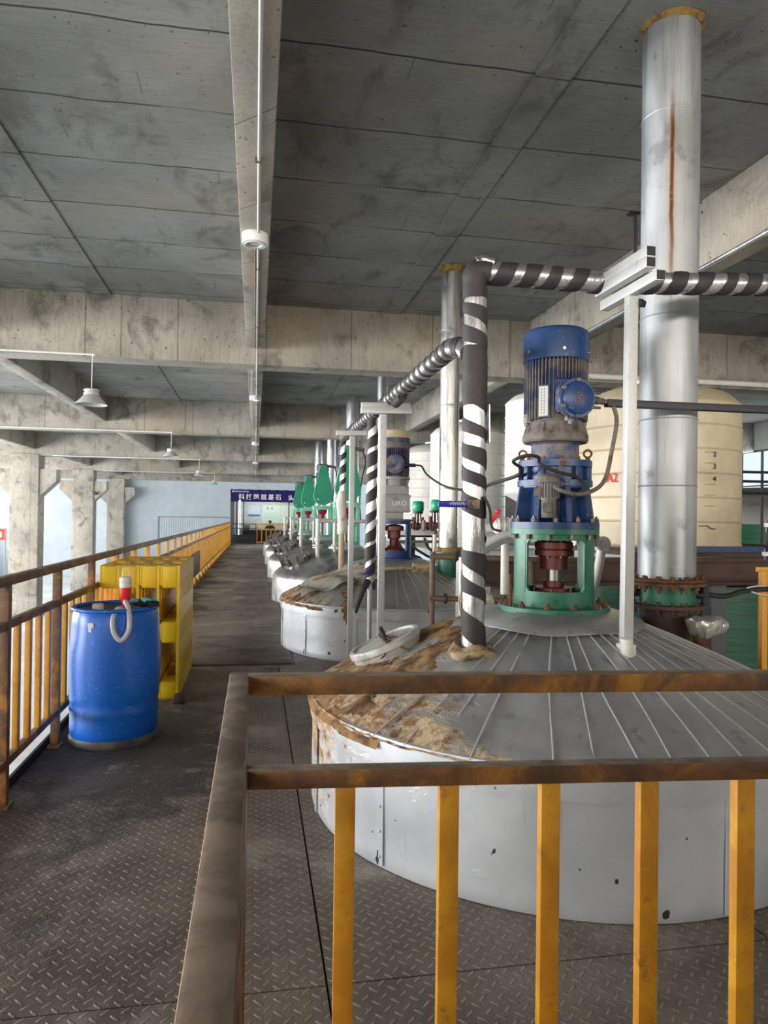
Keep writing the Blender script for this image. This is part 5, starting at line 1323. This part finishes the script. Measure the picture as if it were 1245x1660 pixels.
mb = MB(); mb.box(3.56, 3.66, 6.36, 6.44, SL-.02, SL); PW('top_plate', mb, M['dark'], t)
mb = MB(); mb.tube(smooth_path([(4.06, 8.3, 3.9), (4.07, 8.3, 3.6), (4.10, 8.3, 3.3)], 4), .006, 6); one('cord', mb, M['burlap'], 'short frayed cord hanging from the right hand long beam', 'cord')

# ------------------------------------------------------------------ far end: banner, office, person
t = thing('banner', 'deep purple blue banner with large white characters over the office front', 'banner', (.4, 39.28, 2.3))
mb = MB(); bm = mb.bm; N = 60; x0, x1 = -1.33, 2.16; zz = []
va = []; vb = []
for k in range(N+1):
    x = x0+(x1-x0)*k/N; sag = .03*abs(math.sin(k/N*PI*7.0)); dy = .006*math.sin(k*.7)
    va.append(bm.verts.new((x, 39.28+dy, 2.30))); vb.append(bm.verts.new((x, 39.28+dy, 2.95-.012*0+.03-sag)))
for k in range(N): bm.faces.new((va[k], va[k+1], vb[k+1], vb[k]))
bmesh.ops.solidify(bm, geom=bm.faces[:], thickness=.006)
PW('cloth', mb, M['navy'], t)
fx = Matrix(((1, 0, 0, 0), (0, 0, -1, 39.262), (0, 1, 0, 0), (0, 0, 0, 1)))
chars = '科技筑就基石'
for k, c in enumerate(chars): text(c, .33, M['white_ink'], t, Matrix.Translation((-.75+k*.395, 0, 2.555)) @ fx, 'banner_character', .002)
text('实', .33, M['white_ink'], t, Matrix.Translation((1.92, 0, 2.53)) @ fx, 'banner_character', .002)
mb = MB(); mb.cyl((-1.2, 39.262, 2.86), (-1.2, 39.27, 2.86), .05, n=24); PW('round_emblem', mb, M['white_ink'], t)
mb = MB(); mb.cyl((-1.2, 39.259, 2.86), (-1.2, 39.263, 2.86), .022, n=16); PW('emblem_mark', mb, M['navy'], t)
mb = MB(); rn = random.Random(3)
for k in range(11):                            # a line of characters too small to read
    x = -1.10+k*.07
    for q in range(3): mb.box(x, x+.054, 39.262, 39.268, 2.825+q*.024, 2.835+q*.024)
    mb.box(x+.008+.02*rn.random(), x+.02+.02*rn.random(), 39.262, 39.268, 2.82, 2.89)
PW('small_line', mb, M['white_ink'], t)
for k, x in enumerate((-.2, .0, .18)):
    mb = MB(); mb.cyl((x, 39.28, 2.93), (x+.05*(1-k), 39.4, 3.70), .006, n=6); PW('tie_string', mb, M['grey_cast'], t)
mb = MB(); mb.box(-1.35, 2.6, 42.2, 42.3, -.2, 2.95); mb.box(-1.38, -1.33, 39.45, 42.2, -.2, 2.95); mb.box(2.6, 2.7, 39.45, 42.3, -.2, 2.95); mb.box(-1.38, 2.7, 39.4, 42.3, 2.95, 3.0)
struct('wall_office', mb, M['wall_white'])
mb = MB(); mb.box(-1.38, 3.5, 39.32, 47, -.2, 0); struct('floor_office', mb, M['dgrey'])
l_ = daylight('office_lamp', (.5, 40.8, 2.93), (2.4, .6), (0, 0, 0), 60, (.95, 1, .98))
mb = MB(); mb.box(-.6, 1.7, 40.5, 41.1, 2.925, 2.95); struct('trim_1', mb, M['white_paint'])
l_.location.z = 2.915
mb = MB(); mb.box(-1.33, -1.13, 39.30, 39.44, 0, 2.95); mb.box(-1.05, -.96, 39.34, 39.44, 0, 2.95); mb.box(-.66, -.6, 39.36, 39.44, 0, 2.95); mb.box(1.78, 1.84, 39.36, 39.44, 0, 2.95); struct('door_1', mb, M['dgrey'])
mb = MB(); mb.cyl((-.84, 39.36, 0), (-.84, 39.36, 2.4), .10, n=24); one('steel_column', mb, M['stainless'], 'shiny round steel pipe standing at the left of the office front', 'column')
def wallsheet(n, x0, x1, z0, z1, mat, lab, extra=None):
    t = thing(n, lab, 'poster', ((x0+x1)/2, 42.19, z0)); mb = MB(); mb.box(x0, x1, 42.17, 42.195, z0, z1); PW('sheet', mb, mat, t)
    if extra: extra(t)
    return t
def ex1(t):
    mb = MB(); mb.box(-.42, .26, 42.16, 42.17, 1.55, 1.64); PW('blue_wave', mb, M['sky_bl'], t)
wallsheet('poster', -.42, .26, 1.55, 2.15, M['poster_bl'], 'pale poster with a blue lower edge on the office wall', ex1)
def ex2(t):
    for k in range(2): text('制度'[k], .14, M['black_ink'], t, Matrix.Translation((.70+.28*k, 0, 2.0)) @ Matrix(((1, 0, 0, 0), (0, 0, -1, 42.166), (0, 1, 0, 0), (0, 0, 0, 1))), 'poster_title', .001) if False else None
    mb = MB(); 
    for k in range(2): 
        for q in range(3): mb.box(.64+.26*k, .76+.26*k, 42.16, 42.17, 1.94+q*.045, 1.96+q*.045)
        mb.box(.69+.26*k, .71+.26*k, 42.16, 42.17, 1.93, 2.06)
    for r in range(4):
        for c in range(6): mb.box(.52+.13*c, .60+.13*c, 42.16, 42.17, 1.70-r*.10, 1.715-r*.10)
    PW('poster_print', mb, M['grey_cast'], t)
wallsheet('poster', .38, 1.42, 1.10, 2.18, M['poster'], 'pale green notice board with dark heading, behind the seated person', ex2)
def ex3(t):
    mb = MB()
    for r in range(5):
        for c in range(5): mb.box(1.62+.15*c, 1.70+.15*c, 42.16, 42.17, 1.9-r*.12, 1.915-r*.12)
    PW('poster_print', mb, M['lightgrey'], t)
wallsheet('poster', 1.44, 2.5, 1.10, 2.18, M['poster'], 'second pale green notice board, right of the seated person', ex3)
mb = MB(); mb.box(1.35, 2.2, 42.17, 42.195, 2.24, 2.42); t = one('red_script', mb, M['poster'], 'pale strip with red brush strokes above the notice boards', 'sign')
mb = MB()
for k in range(5): mb.tube([(1.42+.15*k, 42.16, 2.28), (1.46+.15*k, 42.16, 2.38), (1.5+.15*k, 42.16, 2.30)], .012, 6)
PW('red_strokes', mb, M['red_ink'], t)
# desk with small things, seated person
t = thing('desk', 'dark office desk in front of the seated person', 'desk', (.7, 40.3, 0))
mb = MB(); mb.box(-.75, 1.95, 40.1, 40.6, .72, .76, .004); PW('desk_top', mb, M['dgrey'], t)
mb = MB(); mb.box(-.7, 1.9, 40.12, 40.15, .02, .72); PW('front_panel', mb, M['dark'], t)
for x in (-.7, 1.9): mb = MB(); mb.box(x-.02, x+.02, 40.12, 40.58, 0, .72); PW('side_panel', mb, M['dark'], t)
mb = MB(); mb.box(-.62, -.30, 40.25, 40.5, .76, 1.03, .01); one('carton', mb, pm('grey_carton', L(150, 146, 134), .8), 'grey carton on the left end of the office desk', 'box')
mb = MB(); mb.cyl((-.12, 40.3, .76), (-.12, 40.3, .86), .04, n=14); one('cup', mb, M['white_paint'], 'white cup on the office desk', 'cup')
mb = MB(); mb.box(.02, .2, 40.28, 40.32, .76, .90); one('desk_box', mb, M['sack'], 'small pale box on the office desk beside the cup', 'box')
mb = MB(); mb.box(1.78, 2.3, 40.2, 40.6, .78, 1.14, .01); mb.box(1.82, 2.26, 40.19, 40.2, .82, 1.10); mb.box(1.8, 2.3, 40.2, 40.6, 0, .78); one('cabinet', mb, M['dgrey'], 'dark cabinet at the right of the office desk', 'cabinet')
def skin_body(name, pts, edges, rad, mat, parent, lv=2):
    me = bpy.data.meshes.new(name); me.from_pydata(pts, edges, [])
    o = bpy.data.objects.new(name, me); COL.objects.link(o)
    sm = o.modifiers.new('skin', 'SKIN'); 
    for v, r in zip(me.skin_vertices[0].data, rad): v.radius = (r if isinstance(r, tuple) else (r, r))
    me.skin_vertices[0].data[0].use_root = True
    ss = o.modifiers.new('sub', 'SUBSURF'); ss.levels = ss.render_levels = lv
    dg = bpy.context.evaluated_depsgraph_get(); m2 = bpy.data.meshes.new_from_object(o.evaluated_get(dg))
    bpy.data.objects.remove(o); m2.name = name; m2.materials.clear(); m2.materials.append(mat)
    m2.polygons.foreach_set('use_smooth', [True]*len(m2.polygons))
    q = bpy.data.objects.new(name, m2); COL.objects.link(q); q.parent = parent; FR[q] = FR[parent]
    return q
PE = thing('person', 'person in a dark jacket sitting behind the office desk', 'person', (.83, 41.0, 0))
pts = [(0, .1, .50), (0, .08, .68), (0, .06, .86), (0, .03, .97), (0, .0, 1.05), (0, -.015, 1.12), (0, -.03, 1.2), (-.19, .03, .93), (-.25, -.05, .74), (-.14, -.28, .80), (-.08, -.36, .80), (.19, .03, .93), (.25, -.05, .74), (.14, -.28, .80), (.08, -.36, .80), (-.1, .05, .48), (-.12, -.38, .48), (-.12, -.36, .06), (.1, .05, .48), (.12, -.38, .48), (.12, -.36, .06)]
ed = [(0, 1), (1, 2), (2, 3), (3, 4), (4, 5), (5, 6), (3, 7), (7, 8), (8, 9), (9, 10), (3, 11), (11, 12), (12, 13), (13, 14), (0, 15), (15, 16), (16, 17), (0, 18), (18, 19), (19, 20)]
rad = [(.15, .12), (.15, .11), (.16, .11), (.10, .09), (.055, .055), (.07, .08), (.075, .09), .07, .05, .035, .035, .07, .05, .035, .035, .09, .07, .05, .09, .07, .05]
skin_body('body', pts, ed, rad, M['skin'], PE)
mb = MB(); mb.sphere((0, -.115, 1.16), .014, 8, (.8, 1, 1.3)); P('nose', mb, M['skin'], PE)
for s in (-1, 1): mb = MB(); mb.sphere((s*.085, -.02, 1.165), .022, 8, (.5, .8, 1.3)); P('ear', mb, M['skin'], PE)
mb = MB(); mb.sphere((0, -.105, 1.115), .02, 8, (1.3, .4, .35)); P('mouth', mb, M['red_br'], PE)
mb = MB()
for s in (-1, 1): mb.sphere((s*.032, -.103, 1.185), .009, 8)
P('eyes', mb, M['hair'], PE)
mb = MB(); mb.sphere((0, -.005, 1.225), .092, 18, (.98, 1.1, .82)); P('hair', mb, M['hair'], PE)
skin_body('jacket', [pts[1], pts[2], pts[3], (0, .01, 1.03), pts[7], pts[8], (-.16, -.24, .795), pts[11], pts[12], (.16, -.24, .795)], [(0, 1), (1, 2), (2, 3), (2, 4), (4, 5), (5, 6), (2, 7), (7, 8), (8, 9)], [(.18, .14), (.19, .135), (.125, .105), (.065, .065), .09, .068, .05, .09, .068, .05], M['jacket'], PE)
mb = MB(); mb.box(.58, 1.08, 40.95, 41.4, .40, .44, .01); mb.box(.58, 1.08, 41.34, 41.4, .44, .95, .01); mb.cyl((.83, 41.15, .02), (.83, 41.15, .40), .04, n=12); mb.cyl((.83, 41.15, 0), (.83, 41.15, .04), .24, n=20); one('office_chair', mb, M['dark'], 'dark office chair under the seated person', 'chair')
# left of the walkway end
t = thing('corrugated_fence', 'pale ribbed metal fence left of the far end of the walkway', 'fence', (-3.5, 43, GZ))
mb = MB(); k = -5.55
while k < -1.5:
    mb.box(k, k+.07, 42.98, 43.02, GZ, 1.40); mb.box(k+.07, k+.13, 43.0, 43.01, GZ, 1.40); k += .13
PW('ribbed_sheet', mb, M['wall'], t)
mb = MB(); mb.box(-5.58, -1.5, 42.95, 43.05, 1.40, 1.45); PW('top_rail', mb, M['grey_cast'], t)
mb = MB(); mb.box(-5.58, -5.52, 42.95, 43.05, GZ, 1.45); PW('end_post', mb, M['grey_cast'], t)
t = thing('banner', 'small red banner hung left of the nearest concrete column', 'banner', (-10.5, 29.6, .48))
mb = MB(); mb.box(-11.6, -9.47, 29.6, 29.62, .48, .92); PW('cloth', mb, M['redbanner'], t)
mb = MB(); mb.box(-11.5, -9.62, 29.59, 29.60, .58, .80); PW('pale_print', mb, pm('faded_peach_print', L(240, 190, 160), .7), t)
for x in (-11.55, -9.5):
    mb = MB(); mb.cyl((x, 29.61, GZ), (x, 29.61, .95), .02, n=8); PW('pole', mb, M['grey_cast'], t)
mb = MB(); mb.cbox((-7.86, 37.4, 2.55), (.18, .12, .12), .01); mb.tube([(-7.98, 37.45, 2.62), (-7.9, 37.42, 2.64), (-7.86, 37.4, 2.6)], .02, 8); one('security_camera', mb, M['dark'], 'small dark camera on the side of the second concrete column', 'camera')
